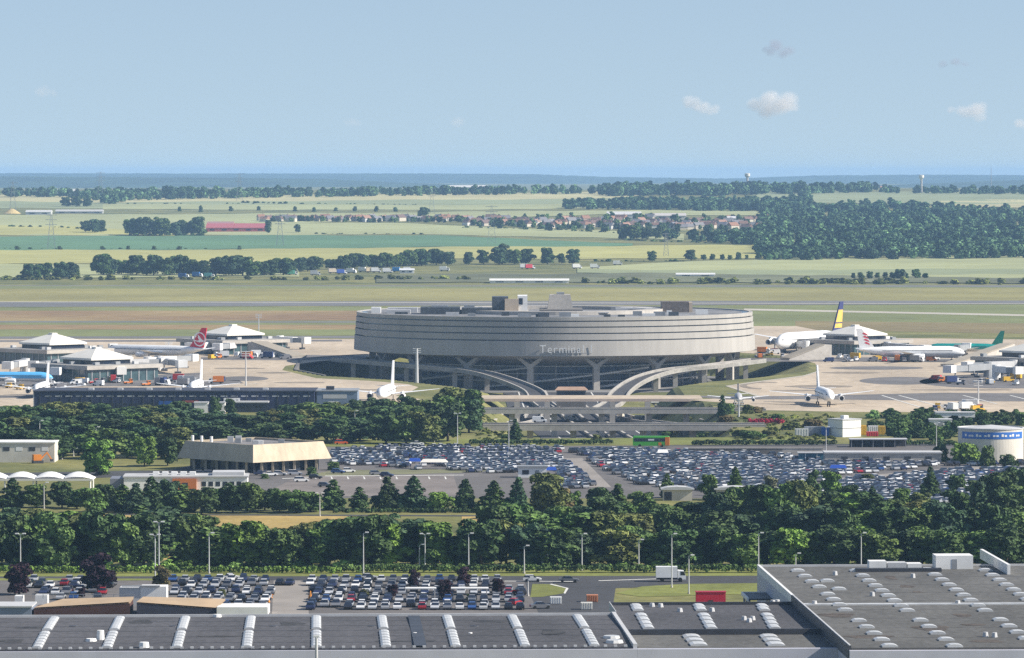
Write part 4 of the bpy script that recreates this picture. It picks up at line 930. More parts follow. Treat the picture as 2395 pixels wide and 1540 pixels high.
bx('wall', wc, XL, XL + 120, Y0, Y1, 0, ZR - .5, M_LAV); bx('roof', wc, XL + .5, XL + 120, Y0 + .01, Y1 - .5, ZR - .5, ZR, M_ROOF2)
bx('parapet', wc, XL - .02, XL + .48, 76.6, Y1, ZR - 1, ZR + .45, M_WHITE); bx('parapet', wc, XL - .06, XL + .48, Y0, 76.58, 9.6, ZR + .4, M_DARK); bx('coping', wc, XL + .1, XL + .4, Y0, 76.5, ZR + .4, ZR + .5, M_LGREY); bx('parapet', wc, XL + .5, XL + 120, Y1 - .48, Y1 + .02, ZR - 1, ZR + .4, M_LGREY)
bx('front_fascia', wc, XL + .1, XL + 120, Y0 - 1.4, Y0 - .02, 0, ZR - .35, M_LAV)
jt = roofpoly([(1900, 1416)], ZR)[0]; bx('roof_joint', wc, XL + .6, XL + 119, jt[1] - .9, jt[1] + .9, ZR + .01, ZR + .28, M_SKYL)
def drow(a, b, n, skip=()):
    for k in range(n):
        if k in skip: continue
        t = k / (n - 1); q = roofpoly([(a[0] + (b[0] - a[0]) * t, a[1] + (b[1] - a[1]) * t)], ZR)[0]
        dome(wc, q[0], q[1], ZR + .01, 2.6, 2.6, .5)
drow((1866, 1337), (1916, 1375), 4); drow((1936, 1392), (1977, 1429), 4); drow((2003, 1337), (2122, 1430), 9); drow((2170, 1334), (2304, 1430), 9); drow((2305, 1336), (2420, 1415), 8)
drow((2009, 1454), (2080, 1513), 5); drow((2153, 1453), (2232, 1513), 5); drow((2340, 1452), (2420, 1510), 5); drow((1935, 1361), (1962, 1380), 2)
hb = roofpoly([(2223, 1326)], ZR)[0]; bx('roof_cabin', wc, hb[0] - 3.7, hb[0] + 3.7, hb[1] - 6, hb[1] - .6, ZR + .01, ZR + 2.7, M_WHITE); bx('cabin_door', wc, hb[0] - .5, hb[0] + .5, hb[1] - 6.06, hb[1] - 5.99, ZR + .05, ZR + 2.0, M_GREY)
hv = roofpoly([(2090, 1334)], ZR)[0]
for (x0, x1, h, m) in ((-5.0, -1.6, 1.9, M_WHITE), (-1.4, 2.4, 1.6, M_LGREY), (2.6, 5.4, 1.4, M_WHITE)): bx('air_handler', wc, hv[0] + x0, hv[0] + x1, hv[1] - 1.5, hv[1] + 2, ZR + .02, ZR + h, m)
bx('air_duct', wc, hv[0] - 8, hv[0] + 9, hv[1] - 4.2, hv[1] - 2.6, ZR + .02, ZR + .7, M_DARK)
rw = roofpoly([(2305, 1315)], ZR)[0]; bx('upstand_wall', wc, rw[0], rw[0] + .6, rw[1] - 30, rw[1] + 8, ZR + .03, ZR + 2.0, M_WHITE)
for (px_, y) in ((1953, 1346), (2135, 1352), (2305, 1490), (2326, 1491), (2040, 1395), (1905, 1416), (2240, 1415)):
    q = roofpoly([(px_, y)], ZR)[0]; MB().cyl((0, 0, 0), (0, 0, .8), .5, .4, 8).build('roof_vent', M_LGREY, wc, (q[0], q[1], ZR + .02))
for (px_, y, w, l) in ((2085, 1352, 1, 5), (2120, 1372, 1.4, 3), (2145, 1385, 1, 2), (2250, 1440, 1.5, 4), (2275, 1462, 2, 2.4), (2310, 1500, 2.6, 3), (1960, 1440, 3, 5), (2030, 1490, 4, 3), (2180, 1470, 3, 6)):
    q = roofpoly([(px_, y)], ZR)[0]; MB().prism([(w * math.cos(a) * (1 + .25 * math.sin(3 * a + px_)), l * math.sin(a) * (1 + .2 * math.cos(2 * a))) for a in np.linspace(0, 6.0, 18)], 0, .012).build('roof_stain', mat('brown_roof_stain', (.085, .07, .058), .9, .3, .3, 1.2), wc, (q[0], q[1], ZR + .015))
for k in range(1, 9): bx('roof_seam', wc, XL + .6, XL + 119, Y0 + k * 17 - .08, Y0 + k * 17 + .08, ZR + .004, ZR + .02, M_ROOF)
dk = thing('dock_canopy', 'black loading canopy with white edge against the right warehouse wall', 'canopy', frame(1775, 1392, 8), RZ)
bx('canopy_deck', dk, -2.6, 2.4, -7, 6, 7.6, 7.9, M_DARK); bx('canopy_edge', dk, -2.9, -2.62, -7, 6.2, 7.4, 8.1, M_WHITE); bx('canopy_edge', dk, -2.6, 2.4, 6.02, 6.3, 7.4, 8.1, M_WHITE)
for s_ in (-6, 0, 5): MB().cyl((-2.4, s_, 0), (-2.4, s_, 7.6), .2).build('post', M_GREY, dk)
rc = thing('red_skip', 'bright red container standing behind the middle warehouse', 'container', G(1662, 1413, 0)); bx('shell', rc, -3.1, 3.1, -1.2, 1.2, .2, 2.5, pm((.5, .01, .04))); bx('lid', rc, -3.2, 3.2, -1.3, 1.3, 2.5, 2.65, pm((.4, .01, .03))); bx('label_plate', rc, -.5, .5, -1.26, -1.21, .6, .9, M_DARK)
# brown roofed building at left
LB = thing('brown_roof_building', 'low building with tan roofs and dark brown fascias behind the long warehouse', 'building', G(310, 1440, 0))
Lm = lambda px: (px - 310) / 10.6
M_TAN = mat('tan_roof_felt', (.42, .31, .2), .9, .08, .2); M_MAR = mat('maroon_fascia', (.09, .045, .04), .8, .15, .3)
def slab(l, z, th, m, name): MB().prism(l, z - th, z).build(name, m, LB)
MB().add([(Lm(95), 0, 1.6), (Lm(305), 0, 2.75), (Lm(305), 10, 2.95), (Lm(150), 10, 2.5)], [(0, 1, 2, 3)]).add([(Lm(95), 0, 1.35), (Lm(305), 0, 2.5), (Lm(305), 10, 2.7), (Lm(150), 10, 2.25)], [(3, 2, 1, 0)]).build('roof', M_TAN, LB)
MB().add([(Lm(318), 0, 2.75), (Lm(490), 0, 1.6), (Lm(505), 10, 2.5), (Lm(325), 10, 2.95)], [(0, 1, 2, 3)]).add([(Lm(318), 0, 2.5), (Lm(490), 0, 1.35), (Lm(505), 10, 2.25), (Lm(325), 10, 2.7)], [(3, 2, 1, 0)]).build('roof', M_TAN, LB)
MB().prof([(Lm(97), 0), (Lm(304), 0), (Lm(304), 2.48), (Lm(97), 1.33)][::-1], .05, 9).build('fascia', M_MAR, LB); MB().prof([(Lm(319), 0), (Lm(489), 0), (Lm(489), 1.33), (Lm(319), 2.48)][::-1], .05, 9).build('fascia', mat('navy_fascia', (.05, .05, .075), .7, .1, .3), LB)
bx('white_gable', LB, Lm(492), Lm(602), -.6, 8, 0, 1.75, M_WHITE); bx('blue_wing', LB, Lm(-80), Lm(92), -.4, 9, 0, 1.7, mat('slate_wall', (.2, .24, .32), .6, .08, .2)); bx('blue_wing_roof', LB, Lm(-80), Lm(94), -.7, 9.2, 1.7, 2.0, M_LGREY)
bx('plant_house', LB, Lm(262), Lm(308), 22, 27, 0, 3.7, M_LGREY); bx('plant_house', LB, Lm(308.5), Lm(366), 22, 27, 0, 3.95, M_WHITE); bx('plant_pipe', LB, Lm(268), Lm(352), 21.5, 22.5, 4.0, 4.2, M_GREY)
bx('roof_cabin', LB, Lm(40), Lm(58), 14, 17, 0, 2.7, M_WHITE); bx('roof_cabin', LB, Lm(85), Lm(112), 14, 17, 0, 2.9, M_WHITE)
for q in range(12): bx('railing_post', LB, Lm(60 + q * 22), Lm(60 + q * 22) + .12, 11.8, 11.95, 2.4, 3.2, M_GREY)
bx('railing', LB, Lm(60), Lm(304), 11.8, 11.92, 3.2, 3.28, M_GREY)

# ------------------------------------------------------------------ cars
def car_shapes(kind):
    P = {'hatchback': (2.0, .85, 1.46, .72, (-1.95, .95), (-1.6, .25)), 'saloon': (2.25, .86, 1.42, .72, (-1.55, 1.0), (-.95, .3)), 'estate': (2.2, .88, 1.62, .78, (-2.1, 1.0), (-1.85, .35))}[kind]
    L, W_, H, hb_, cb, ct = P
    body = MB().prof([(-L, .3), (L, .3), (L + .05, .55), (L - .25, hb_), (cb[1], hb_ + .17), (cb[0], hb_ + .2), (-L + .02, hb_ + .1), (-L - .03, .6)][::-1], -W_, W_)
    body.frus((ct[0], ct[1], -W_ * .72, W_ * .72), H - .05, (ct[0] + .08, ct[1] - .08, -W_ * .66, W_ * .66), H)
    glass = MB().frus((cb[0], cb[1], -W_ * .94, W_ * .94), hb_ + .12, (ct[0], ct[1], -W_ * .72, W_ * .72), H - .05)
    wheels = [MB().cyl((sx * L * .62, sy * (W_ - .2), .32), (sx * L * .62, sy * (W_ + .02), .32), .32, n=8) for sx in (-1, 1) for sy in (-1, 1)]
    return body, glass, wheels
CAR = {}
for kd in ('hatchback', 'saloon', 'estate'):
    b, g, w = car_shapes(kd)
    allm = MB().add(b.v, b.f, 0).add(g.v, g.f, 1)
    for q in w: allm.add(q.v, q.f, 2)
    CAR[kd] = (b.mesh('car_body', M_PAINT), g.mesh('car_glass', M_GLASS), [q.mesh('car_wheel', M_TYRE) for q in w], allm, allm.mesh('parked_car', [M_PAINT, M_GLASS, M_TYRE]))
CC = [('white', (.76, .76, .75), 22), ('silver', (.45, .46, .48), 22), ('grey', (.16, .165, .18), 18), ('black', (.018, .018, .022), 20), ('navy', (.025, .035, .09), 12), ('red', (.36, .02, .03), 2), ('blue', (.03, .08, .24), 3)]
_cw = [c for c in CC for _ in range(c[2])]
def pick(): c = random.choice(_cw); k = random.uniform(.85, 1.1); return c[0], tuple(min(.8, x * k) for x in c[1])
def car_full(x, y, rz, z=.06, name='parked_car', cn=None, kd=None):
    cn = cn or pick(); kd = kd or random.choice(['hatchback', 'hatchback', 'saloon', 'estate']); m = CAR[kd]
    o = link(name, None, None, (x, y, z), rz); o['category'] = 'car'; o['look'] = cn[0] + ' ' + kd
    link('body', m[0], o, color=cn[1]); link('window_glass', m[1], o)
    for w in m[2]: link('wheel', w, o)
    return o
random.seed(21)
nrow = 0
ng = []
for ry in (968, 973.4, 985, 990.4, 1002, 1007.4, 1019, 1024.4, 1034):
    rowobjs = []
    for xx in np.arange(-118, 3.5, 2.55):
        px_ = CX + F * xx / ry; py_ = 405 + 90 * F / ry
        if not (402 < px_ < 634 or 722 < px_ < 1232 or (ry > 985 and 60 < px_ < 260)): continue
        if random.random() < (.12 if 402 < px_ else .35) or (px_ > 1180 and ry > 1015): continue
        rowobjs.append(car_full(xx + random.uniform(-.15, .15), ry + random.uniform(-.3, .3), math.pi / 2 * random.choice((1, -1)) + random.uniform(-.04, .04)))
    nrow += 1
    order(rowobjs, '{look} in the near car park, ' + nth(nrow) + ' row from the front, {n} from the left', 'cars in the near car park')
    ng += rowobjs
mv = []
for (px_, py_, rz, cn, kd, lab) in ((541, 1357, 0.05, 'white', 'saloon', 'white car driving along the road beyond the near car park'), (1245, 1361, 0, 'white', 'hatchback', 'white car on the road left of the junction'), (1330, 1363, 0, 'grey', 'saloon', 'grey car following on the road at the junction'), (862, 1357, 0.1, 'silver', 'saloon', 'silver car on the road behind the near car park, beside purple trees'),
                                    (1204, 1416, 1.2, 'red', 'hatchback', 'red car at the right corner of the near car park'), (1215, 1392, 1.9, 'black', 'estate', 'dark car leaving the near car park by the grass island'), (1265, 1424, .2, 'grey', 'saloon', 'dark grey car waiting near the junction cones'), (976, 1042, 0, 'white', 'saloon', 'white car on the road left of the long hedge'), (798, 1040, 0.1, 'red', 'estate', 'orange-red car on the verge road right of the service building'),
                                    (738, 1121, 0, 'black', 'hatchback', 'dark car beside the service building entrance'), (735, 1383, 1.5, 'black', 'saloon', 'black saloon at the top of the aisle in the near car park'), (655, 1369, 1.5, 'black', 'saloon', 'black saloon left of the pair at the back of the aisle'), (678, 1369, 1.5, 'navy', 'saloon', 'navy saloon right of the pair at the back of the aisle'), (1235, 1050, 0, 'black', 'estate', 'black car below the long hedge')):
    c = G(px_, py_, 0); cd = {q[0]: q[1] for q in CC}[cn]
    if 'orange' in lab: cd = (.62, .1, .02)
    o = car_full(c.x, c.y, rz, .08, 'car', (cn, cd), kd); o['label'] = lab; del o['look']; mv.append(o)
sp_ = []
for (px_, py_) in ((610, 1112), (632, 1114), (655, 1113), (690, 1112), (470, 1112), (492, 1113), (520, 1112), (548, 1113), (790, 1108), (815, 1106), (880, 1112), (905, 1116), (705, 1128), (760, 1140)):
    c = G(px_, py_, 0); sp_.append(car_full(c.x, c.y, random.uniform(-.3, .3), .08, 'parked_car'))
order(sp_, '{look} parked by the service building, {n} from the left', 'cars by the service building')
# far car parks: the nearest as individuals, the others as one mass
far = []
random.seed(5)
rot = R(-14)
ux, uy = (math.cos(rot), -math.sin(rot)), (math.sin(-rot), -math.cos(rot))     # along a row, towards the camera
def inpoly(x, y, P):
    r = False
    for i in range(len(P)):
        (x0, y0), (x1, y1) = P[i], P[(i + 1) % len(P)]
        if (y0 > y) != (y1 > y) and x < (x1 - x0) * (y - y0) / (y1 - y0) + x0: r = not r
    return r
LOTS = [[(778, 1056), (960, 1047), (1330, 1050), (1300, 1068), (1335, 1092), (1400, 1140), (1300, 1150), (1290, 1118), (1150, 1108), (985, 1101), (870, 1092), (778, 1088)],
        [(1330, 1056), (1500, 1056), (1840, 1068), (1940, 1084), (2190, 1084), (2200, 1092), (1960, 1115), (1900, 1140), (1860, 1165), (1640, 1150), (1500, 1138), (1440, 1112), (1375, 1080), (1345, 1064)],
        [(1960, 1128), (2260, 1102), (2600, 1100), (2600, 1175), (2100, 1185), (1900, 1160)], [(2200, 1090), (2600, 1078), (2600, 1090), (2260, 1092)]]
O = G(1500, 1050, 0)
def blocked(px_, py_): return (1205 < px_ < 1305 and 1096 < py_ < 1122) or (955 < px_ < 985 and 1086 < py_ < 1098) or (985 < px_ < 1046 and 1093 < py_ < 1102)
for r_ in range(0, 46):
    v = (r_ // 2) * 15.5 + (r_ % 2) * 5.2 - 20
    for c in range(-70, 110):
        if c % 23 == 11: continue
        x, y = O.x + ux[0] * c * 2.5 + uy[0] * v, O.y + ux[1] * c * 2.5 + uy[1] * v
        if y < 1100: continue
        px_, py_ = CX + F * x / y, 405 + 90 * F / y
        if any(inpoly(px_, py_, P) for P in LOTS) and random.random() > .09 and not blocked(px_, py_): far.append((x, y, r_, px_))
far.sort(key=lambda t: t[1])
NI = max(0, 285 - len(ng) - len(mv))
rows_ = {}
for (x, y, r_, px_) in [t for t in far if 780 < t[3] < 2390 and 405 + 90 * F / t[1] < 1135][:NI]:
    kd = random.choice(['hatchback', 'hatchback', 'saloon', 'estate']); cn = pick()
    o = link('parked_car', CAR[kd][4], None, (x, y, .07), rot * -1 + math.pi / 2 * random.choice((1, -1)), cn[1]); o['category'] = 'car'; o['look'] = cn[0] + ' ' + kd
    rows_.setdefault(r_, []).append(o)
done = set((round(o.location.x, 2), round(o.location.y, 2)) for l in rows_.values() for o in l)
for i, r_ in enumerate(sorted(rows_, reverse=True)):
    order(rows_[r_], '{look} in the far car park, ' + nth(i + 1) + ' full row back, {n} from the left', 'cars in the far car park')
big = MB(); cols = []
for (x, y, r_, px_) in far:
    if (round(x, 2), round(y, 2)) in done: continue
    kd = random.choice(['hatchback', 'hatchback', 'saloon', 'estate']); a = CAR[kd][3]; cn = pick(); t = -rot + math.pi / 2 * random.choice((1, -1)); ca, sa = math.cos(t), math.sin(t)
    big.add([(x + p[0] * ca - p[1] * sa, y + p[0] * sa + p[1] * ca, p[2] + .07) for p in a.v], a.f); big.m[-len(a.f):] = a.m; cols += [(*cn[1], 1)] * len(a.v)
me = big.mesh('parked_cars', [vmat('fleet_paint', .3), M_GLASS, M_TYRE])
ca_ = me.color_attributes.new('paint', 'FLOAT_COLOR', 'POINT'); ca_.data.foreach_set('color', [q for c in cols for q in c])
stuff(link('parked_cars', me), 'dense mass of parked cars filling the far car parks', 'cars')
print('cars', len(ng), len(mv), len(done), len(far))

# coach, lorries
co = thing('coach', 'green coach with orange tail parked beyond the far car park', 'bus', G(1523, 1046, 0), R(-3))
MB().prof([(-6, .5), (6, .5), (6, 3.3), (5.7, 3.6), (-5.7, 3.6), (-6, 3.3)][::-1], -1.25, 1.25).build('body', pm((.09, .45, .05)), co); bx('window_band', co, -5.6, 5.4, -1.28, 1.28, 1.9, 3.0, M_GLASS); bx('orange_tail', co, 4.6, 6.03, -1.29, 1.29, .6, 3.35, pm((.75, .22, .02))); bx('orange_stripe', co, 2.4, 3.4, -1.29, 1.29, .6, 1.6, pm((.75, .22, .02))); bx('lettering', co, -1, 1, -1.3, -1.285, 2.2, 2.7, M_WHITE); wheelset(co, 11, 1.27, .5)
wt = truck('box', G(1570, 1361, 0), 0, (.8, .8, .8), (.78, .78, .78), .08); tag(wt, 'white box truck driving along the road past the hedge', 'truck')
tr2 = [truck(k, G(x, y, z), rz, c, z=z) for (k, x, y, rz, c, z) in (('box', 1283, 975, 1.5, (.78, .76, .72), -9.8), ('van', 1262, 989, 0, (.78, .78, .78), .85), ('van', 1335, 985, 0.2, (.78, .78, .78), -9.8), ('box', 1452, 979, 1.4, (.7, .62, .5), -9.8), ('box', 1540, 947, .1, (.7, .7, .7), -9.8), ('van', 1300, 944, 1.3, (.6, .62, .65), -9.8), ('van', 1500, 985, 0, (.76, .76, .76), -9.8), ('van', 1590, 982, .3, (.5, .52, .55), -9.8))]
for o in tr2: tag(o, '', 'van' if 'van' in o.name else 'truck'); o['look'] = 'van' if 'van' in o.name else 'box truck'
order(tr2, 'pale {look} among the bridges below the round terminal, {n} from the left', 'vehicles among the bridges')
# roadworks bits by the junction
for i, (x, y, c, lab) in enumerate(((1300, 1413, (.75, .75, .72), 'small white skip left of the junction clutter'), (1372, 1426, (.7, .68, .62), 'small white cabin near the end of the middle warehouse'), (1385, 1408, (.55, .22, .1), 'orange-brown trailer at the junction'))):
    container(lab, x, y, c, 2.4, 1.5, .9)
for k in range(14):
    x, y = (626 + random.uniform(0, 12), 1386 + k * 3.4) if k < 8 else (722 + random.uniform(0, 8), 1392 + (k - 8) * 5)
    p = G(x, y, 0); o = link('traffic_cone', None, None, p); o['category'] = 'cone'
    MB().cyl((0, 0, .05), (0, 0, .9), .28, .06, 8).build('cone', pm((.75, .28, .02)), o); bx('base', o, -.35, .35, -.35, .35, 0, .05, M_DARK); mv.append(o)
    o['look'] = 'orange'
order([o for o in mv if o.name.startswith('traffic_cone')], 'orange cone lining the aisle of the near car park, {n} from the left', 'cones along the aisle')
for q, (x0, x1, y, lab) in enumerate(((948, 1018, 1405, 'left long white shelter roof among the near parked cars'), (1055, 1140, 1405, 'right long white shelter roof among the near parked cars'))):
    o = thing('walkway_shelter', lab, 'shelter', G(x0, y, 0)); w = (x1 - x0) / 10.8
    bx('roof', o, 0, w, -1.2, 1.2, 2.5, 2.75, M_WHITE)
    for t in (.05, .5, .95): MB().cyl((w * t, 0, 0), (w * t, 0, 2.5), .12, n=6).build('post', M_GREY, o)
# ------------------------------------------------------------------ foliage
def leaf_mesh(name, lobes, n, size, seed, m=M_LEAF, squash=1.0, jit=.75):
    rg = np.random.default_rng(seed)
    c = np.array([l[:3] for l in lobes]); r = np.array([l[3] for l in lobes])
    k = rg.choice(len(lobes), n, p=r ** 2 / (r ** 2).sum())
    d = rg.normal(size=(n, 3)); d /= np.linalg.norm(d, axis=1)[:, None]
    d[:, 2] = np.where(d[:, 2] < -.5, -d[:, 2], d[:, 2])
    p = c[k] + d * (r[k] * rg.uniform(.72, 1.06, n))[:, None] * np.array([1, 1, squash])
    nn = d + rg.normal(size=(n, 3)) * jit * .6; nn /= np.linalg.norm(nn, axis=1)[:, None]
    a = np.cross(nn, rg.normal(size=(n, 3))); a /= np.linalg.norm(a, axis=1)[:, None]; b = np.cross(nn, a)
    s = (size * rg.uniform(.55, 1.25, n))[:, None] * .5
    v = np.stack([p - a * s, p - b * s * .8 + nn * s * .25, p + a * s, p + b * s * .8 + nn * s * .25], 1).reshape(-1, 3)
    f = np.arange(4 * n).reshape(n, 4)
    me = bpy.data.meshes.new(name); me.from_pydata(v.tolist(), [], f.tolist()); me.materials.append(m); me.update()
    return me
def broad_lobes(seed, w=3.9, h0=0.5, h1=10, n=30, top=1.0):
    rg = random.Random(seed); L = [(0, 0, (h0 + h1) / 2, w * .62), (0, 0, h0 + (h1 - h0) * .3, w * .6), (0, 0, h0 + (h1 - h0) * .68, w * .5)]
    for i in range(n):
        t = rg.random(); z = h0 + (h1 - h0) * (.08 + .84 * t); rad = w * math.sin(math.pi * (.16 + .74 * t)) ** .7 * rg.uniform(.45, .88); a = rg.uniform(0, 6.283); q = rg.uniform(.75, 1.45)
        L.append((rad * math.cos(a), rad * math.sin(a), min(z, h1 - q * .7), q))
    return L
def cone_lobes(seed, w=2.9, h0=.8, h1=10):
    rg = random.Random(seed); L = []
    for i in range(46):
        t = (i + .5) / 46; z = h0 + (h1 - h0) * t; rad = w * (1 - t) ** .62 * rg.uniform(.45, 1.05); a = i * 2.4 + rg.uniform(-.4, .4)
        L.append((rad * math.cos(a) * .8, rad * math.sin(a) * .8, z, max(.35, w * (1 - t) * .33 + .15)))
    for i in range(6): t = i / 6; L.append((0, 0, h0 + (h1 - h0) * t, max(.4, w * (1 - t) * .55)))
    return L
CROWN = {'broad': [leaf_mesh('broad_crown', broad_lobes(i), 3000, .95, i) for i in range(5)],
         'tall': [leaf_mesh('tall_crown', broad_lobes(20 + i, 2.6, 0.3, 10, 28), 2400, .85, 40 + i) for i in range(2)],
         'cone': [leaf_mesh('conical_crown', cone_lobes(30 + i), 2400, .8, 60 + i) for i in range(3)],
         'bush': [leaf_mesh('bush_crown', broad_lobes(70 + i, 4.6, -1.2, 5.5, 20), 1500, .95, 80 + i) for i in range(3)]}
def trunk_mesh(seed):
    rg = random.Random(seed); t = MB(); t.cyl((0, 0, -.2), (.05, 0, 3.4), .26, .18, 7)
    for i in range(5):
        a = i * 1.3 + rg.random(); t.cyl((0.03, 0, 2.2 + .4 * i * .5), (1.7 * math.cos(a), 1.7 * math.sin(a), 4.6 + .5 * i), .11, .04, 5)
    t.cyl((.05, 0, 3.4), (0, 0, 7.5), .18, .05, 6)
    return t.mesh('trunk', M_BARK)
TRUNK = [trunk_mesh(i) for i in range(3)]
GRN = {'dark green': (.055, .098, .042), 'green': (.088, .15, .05), 'bright green': (.125, .215, .05), 'olive green': (.125, .15, .056), 'blue-green': (.056, .105, .062), 'dark purple': (.030, .015, .030), 'brownish green': (.13, .11, .055), 'pale grey-green': (.15, .17, .12)}
def tree_at(loc, w, h, kind='broad', tint='green', name='tree'):
    o = link(name, None, None, loc, random.uniform(0, 6.28)); base = {'broad': (8.4, 10.4), 'tall': (5.8, 10.4), 'cone': (5.6, 10.2), 'bush': (10, 6)}[kind]
    k = random.uniform(.85, 1.18); c = tuple(x * k * random.uniform(.94, 1.06) for x in GRN[tint])
    o.scale = (w / base[0], w / base[0], h / base[1])
    link('crown', random.choice(CROWN[kind]), o, color=c)
    if kind != 'bush': link('trunk', random.choice(TRUNK), o)
    o['category'] = 'bush' if kind == 'bush' else 'tree'
    o['look'] = tint + ' ' + {'broad': 'broadleaf tree', 'tall': 'slender tree', 'cone': 'conical tree', 'bush': 'bush'}[kind]
    return o
def tree(px, base, top, wpx=None, kind='broad', tint='green', z=None, name='tree'):
    p = G(px, base) if z is None else G(px, base, z); p.z = gz(p.x, p.y) if z is None else z; s = S(p.y); h = (base - top) / s
    w = (wpx / s) if wpx else h * {'broad': .85, 'tall': .5, 'cone': .6, 'bush': 1.7}[kind]
    return tree_at(p, w, h, kind, tint, name if kind != 'bush' else 'bush')
def tints(): return random.choices(['dark green', 'green', 'bright green', 'olive green', 'blue-green'], [4, 5, 1.2, 1.6, 2])[0]
random.seed(8)
ctop = [(-40, 1192), (60, 1186), (150, 1182), (260, 1186), (340, 1192), (410, 1232), (470, 1192), (540, 1216), (640, 1228), (760, 1204), (880, 1196), (1000, 1204), (1080, 1236), (1150, 1205), (1300, 1225), (1500, 1225), (2400, 1228)]
rowA = []
x = -20
while x < 2420:
    if not 390 < x < 420:
        b = 1326 + random.uniform(-5, 4); rowA.append(tree(x, b, lerp(ctop, x) + random.uniform(-8, 22), random.uniform(95, 140), random.choices(['broad', 'tall'], [8, 1])[0], tints()))
    x += random.uniform(40, 60)
order(rowA, '{look} in the front roadside belt above the hedge, {n} from the left', 'trees of the front roadside belt')
rowB = []
x = 20
while x < 2420:
    if x < 400 or x > 1090:
        rowB.append(tree(x, 1285 + random.uniform(-6, 6), (1182 if x > 1090 else 1192) + random.uniform(-12, 22), random.uniform(95, 140), random.choices(['broad', 'tall', 'cone'], [6, .6, .6])[0], tints()))
    x += random.uniform(48, 70)
for (px_, t_) in ((470, 1205), (780, 1212), (850, 1206), (905, 1200), (955, 1214)): rowB.append(tree(px_, 1282, t_, 110, 'broad', tints()))
order(rowB, '{look} in the second row of the front belt, {n} from the left', 'trees of the second row')
rowC = []
x = 1310
while x < 2420:
    rowC.append(tree(x, 1240 + random.uniform(-6, 6), lerp([(1300, 1165), (1600, 1160), (1800, 1130), (1900, 1120), (2000, 1150), (2200, 1160), (2260, 1135), (2400, 1120)], x) + random.uniform(-10, 20), random.uniform(75, 110), random.choices(['broad', 'tall', 'cone'], [5, 1.4, 1])[0], tints()))
    x += random.uniform(44, 62)
for (px_, b, t, k, c, w) in ((2330, 1215, 1098, 'broad', 'dark green', 130), (2175, 1165, 1092, 'cone', 'dark green', 55), (1720, 1160, 1093, 'cone', 'bright green', 48), (1660, 1170, 1106, 'broad', 'green', 55), (1560, 1165, 1108, 'cone', 'green', 45), (2385, 1150, 1090, 'broad', 'dark green', 80), (1900, 1175, 1095, 'tall', 'dark green', 40), (1945, 1165, 1098, 'broad', 'bright green', 60), (1850, 1190, 1120, 'tall', 'pale grey-green', 40), (1800, 1165, 1108, 'tall', 'pale grey-green', 45), (2040, 1195, 1138, 'cone', 'blue-green', 45), (2110, 1195, 1140, 'broad', 'green', 60), (2240, 1150, 1108, 'broad', 'dark green', 60), (2290, 1165, 1120, 'broad', 'green', 70), (2030, 1130, 1108, 'broad', 'olive green', 40), (1985, 1185, 1132, 'broad', 'dark green', 60), (2155, 1200, 1150, 'broad', 'olive green', 60)):
    rowC.append(tree(px_, b, t, w, k, c))
order(rowC, '{look} at the back of the right belt, {n} from the left', 'trees at the back of the right belt')
rowD = []
for (px_, b, t, k, c, w) in ((780, 1190, 1125, 'cone', 'dark green', 55), (840, 1188, 1142, 'cone', 'dark green', 45), (905, 1193, 1118, 'cone', 'dark green', 60), (968, 1193, 1117, 'cone', 'blue-green', 62), (1030, 1195, 1152, 'broad', 'bright green', 52), (1088, 1193, 1124, 'cone', 'dark green', 52), (1155, 1195, 1128, 'cone', 'green', 60), (1212, 1195, 1120, 'cone', 'blue-green', 50), (1275, 1212, 1108, 'broad', 'olive green', 92), (1315, 1208, 1140, 'tall', 'brownish green', 50), (1340, 1200, 1150, 'broad', 'green', 50), (1395, 1200, 1140, 'broad', 'dark green', 60), (1445, 1195, 1135, 'cone', 'green', 48), (1500, 1200, 1150, 'broad', 'green', 60),
                          (30, 1185, 1122, 'cone', 'dark green', 60), (85, 1185, 1135, 'broad', 'green', 60), (145, 1185, 1128, 'broad', 'dark green', 55), (180, 1188, 1145, 'broad', 'green', 50)):
    rowD.append(tree(px_, b + 3, t - 3, w * 1.3, k, c))
x = 215
while x < 740:
    rowD.append(tree(x, 1200 + random.uniform(-6, 5), lerp([(200, 1130), (350, 1118), (480, 1130), (650, 1128), (740, 1140)], x) + random.uniform(-4, 18), random.uniform(62, 85), random.choices(['broad', 'cone'], [5, 1])[0], tints())); x += random.uniform(30, 42)
order(rowD, '{look} in the belt along the farm lane, {n} from the left', 'trees along the farm lane')
rowE = []
ct1 = [(-30, 940), (200, 941), (420, 938), (560, 955), (650, 945), (720, 930), (840, 930), (900, 920), (960, 922), (1000, 918), (1060, 903), (1105, 912)]
for (b0, dt, spc, w0, w1, xa, xb) in ((985, 0, 42, 70, 95, -20, 1110), (1012, 14, 44, 85, 120, -10, 1100), (1034, 34, 52, 90, 125, -10, 1075), (1070, 58, 58, 95, 130, 0, 420)):
    x = xa
    while x < xb:
        if not (b0 == 985 and 440 < x < 640): rowE.append(tree(x, b0 + random.uniform(-5, 5), lerp(ct1, x) + dt + random.uniform(-4, 16), random.uniform(w0, w1), 'broad', random.choices(['dark green', 'green', 'blue-green', 'olive green'], [5, 3, 2, 1.4])[0]))
        x += random.uniform(spc * .8, spc * 1.2)
for (px_, b, t, c, w) in ((226, 1112, 1022, 'bright green', 92), (338, 1092, 1018, 'bright green', 62), (392, 1090, 1020, 'dark green', 60), (502, 978, 925, 'dark green', 34), (540, 975, 930, 'dark green', 30), (700, 960, 920, 'dark green', 34), (1072, 985, 908, 'dark green', 60), (640, 1010, 955, 'olive green', 60)):
    rowE.append(tree(px_, b, t, w, 'broad', c))
order(rowE, '{look} in the wood before the navy building, {n} from the left', 'trees of the wood before the navy building')
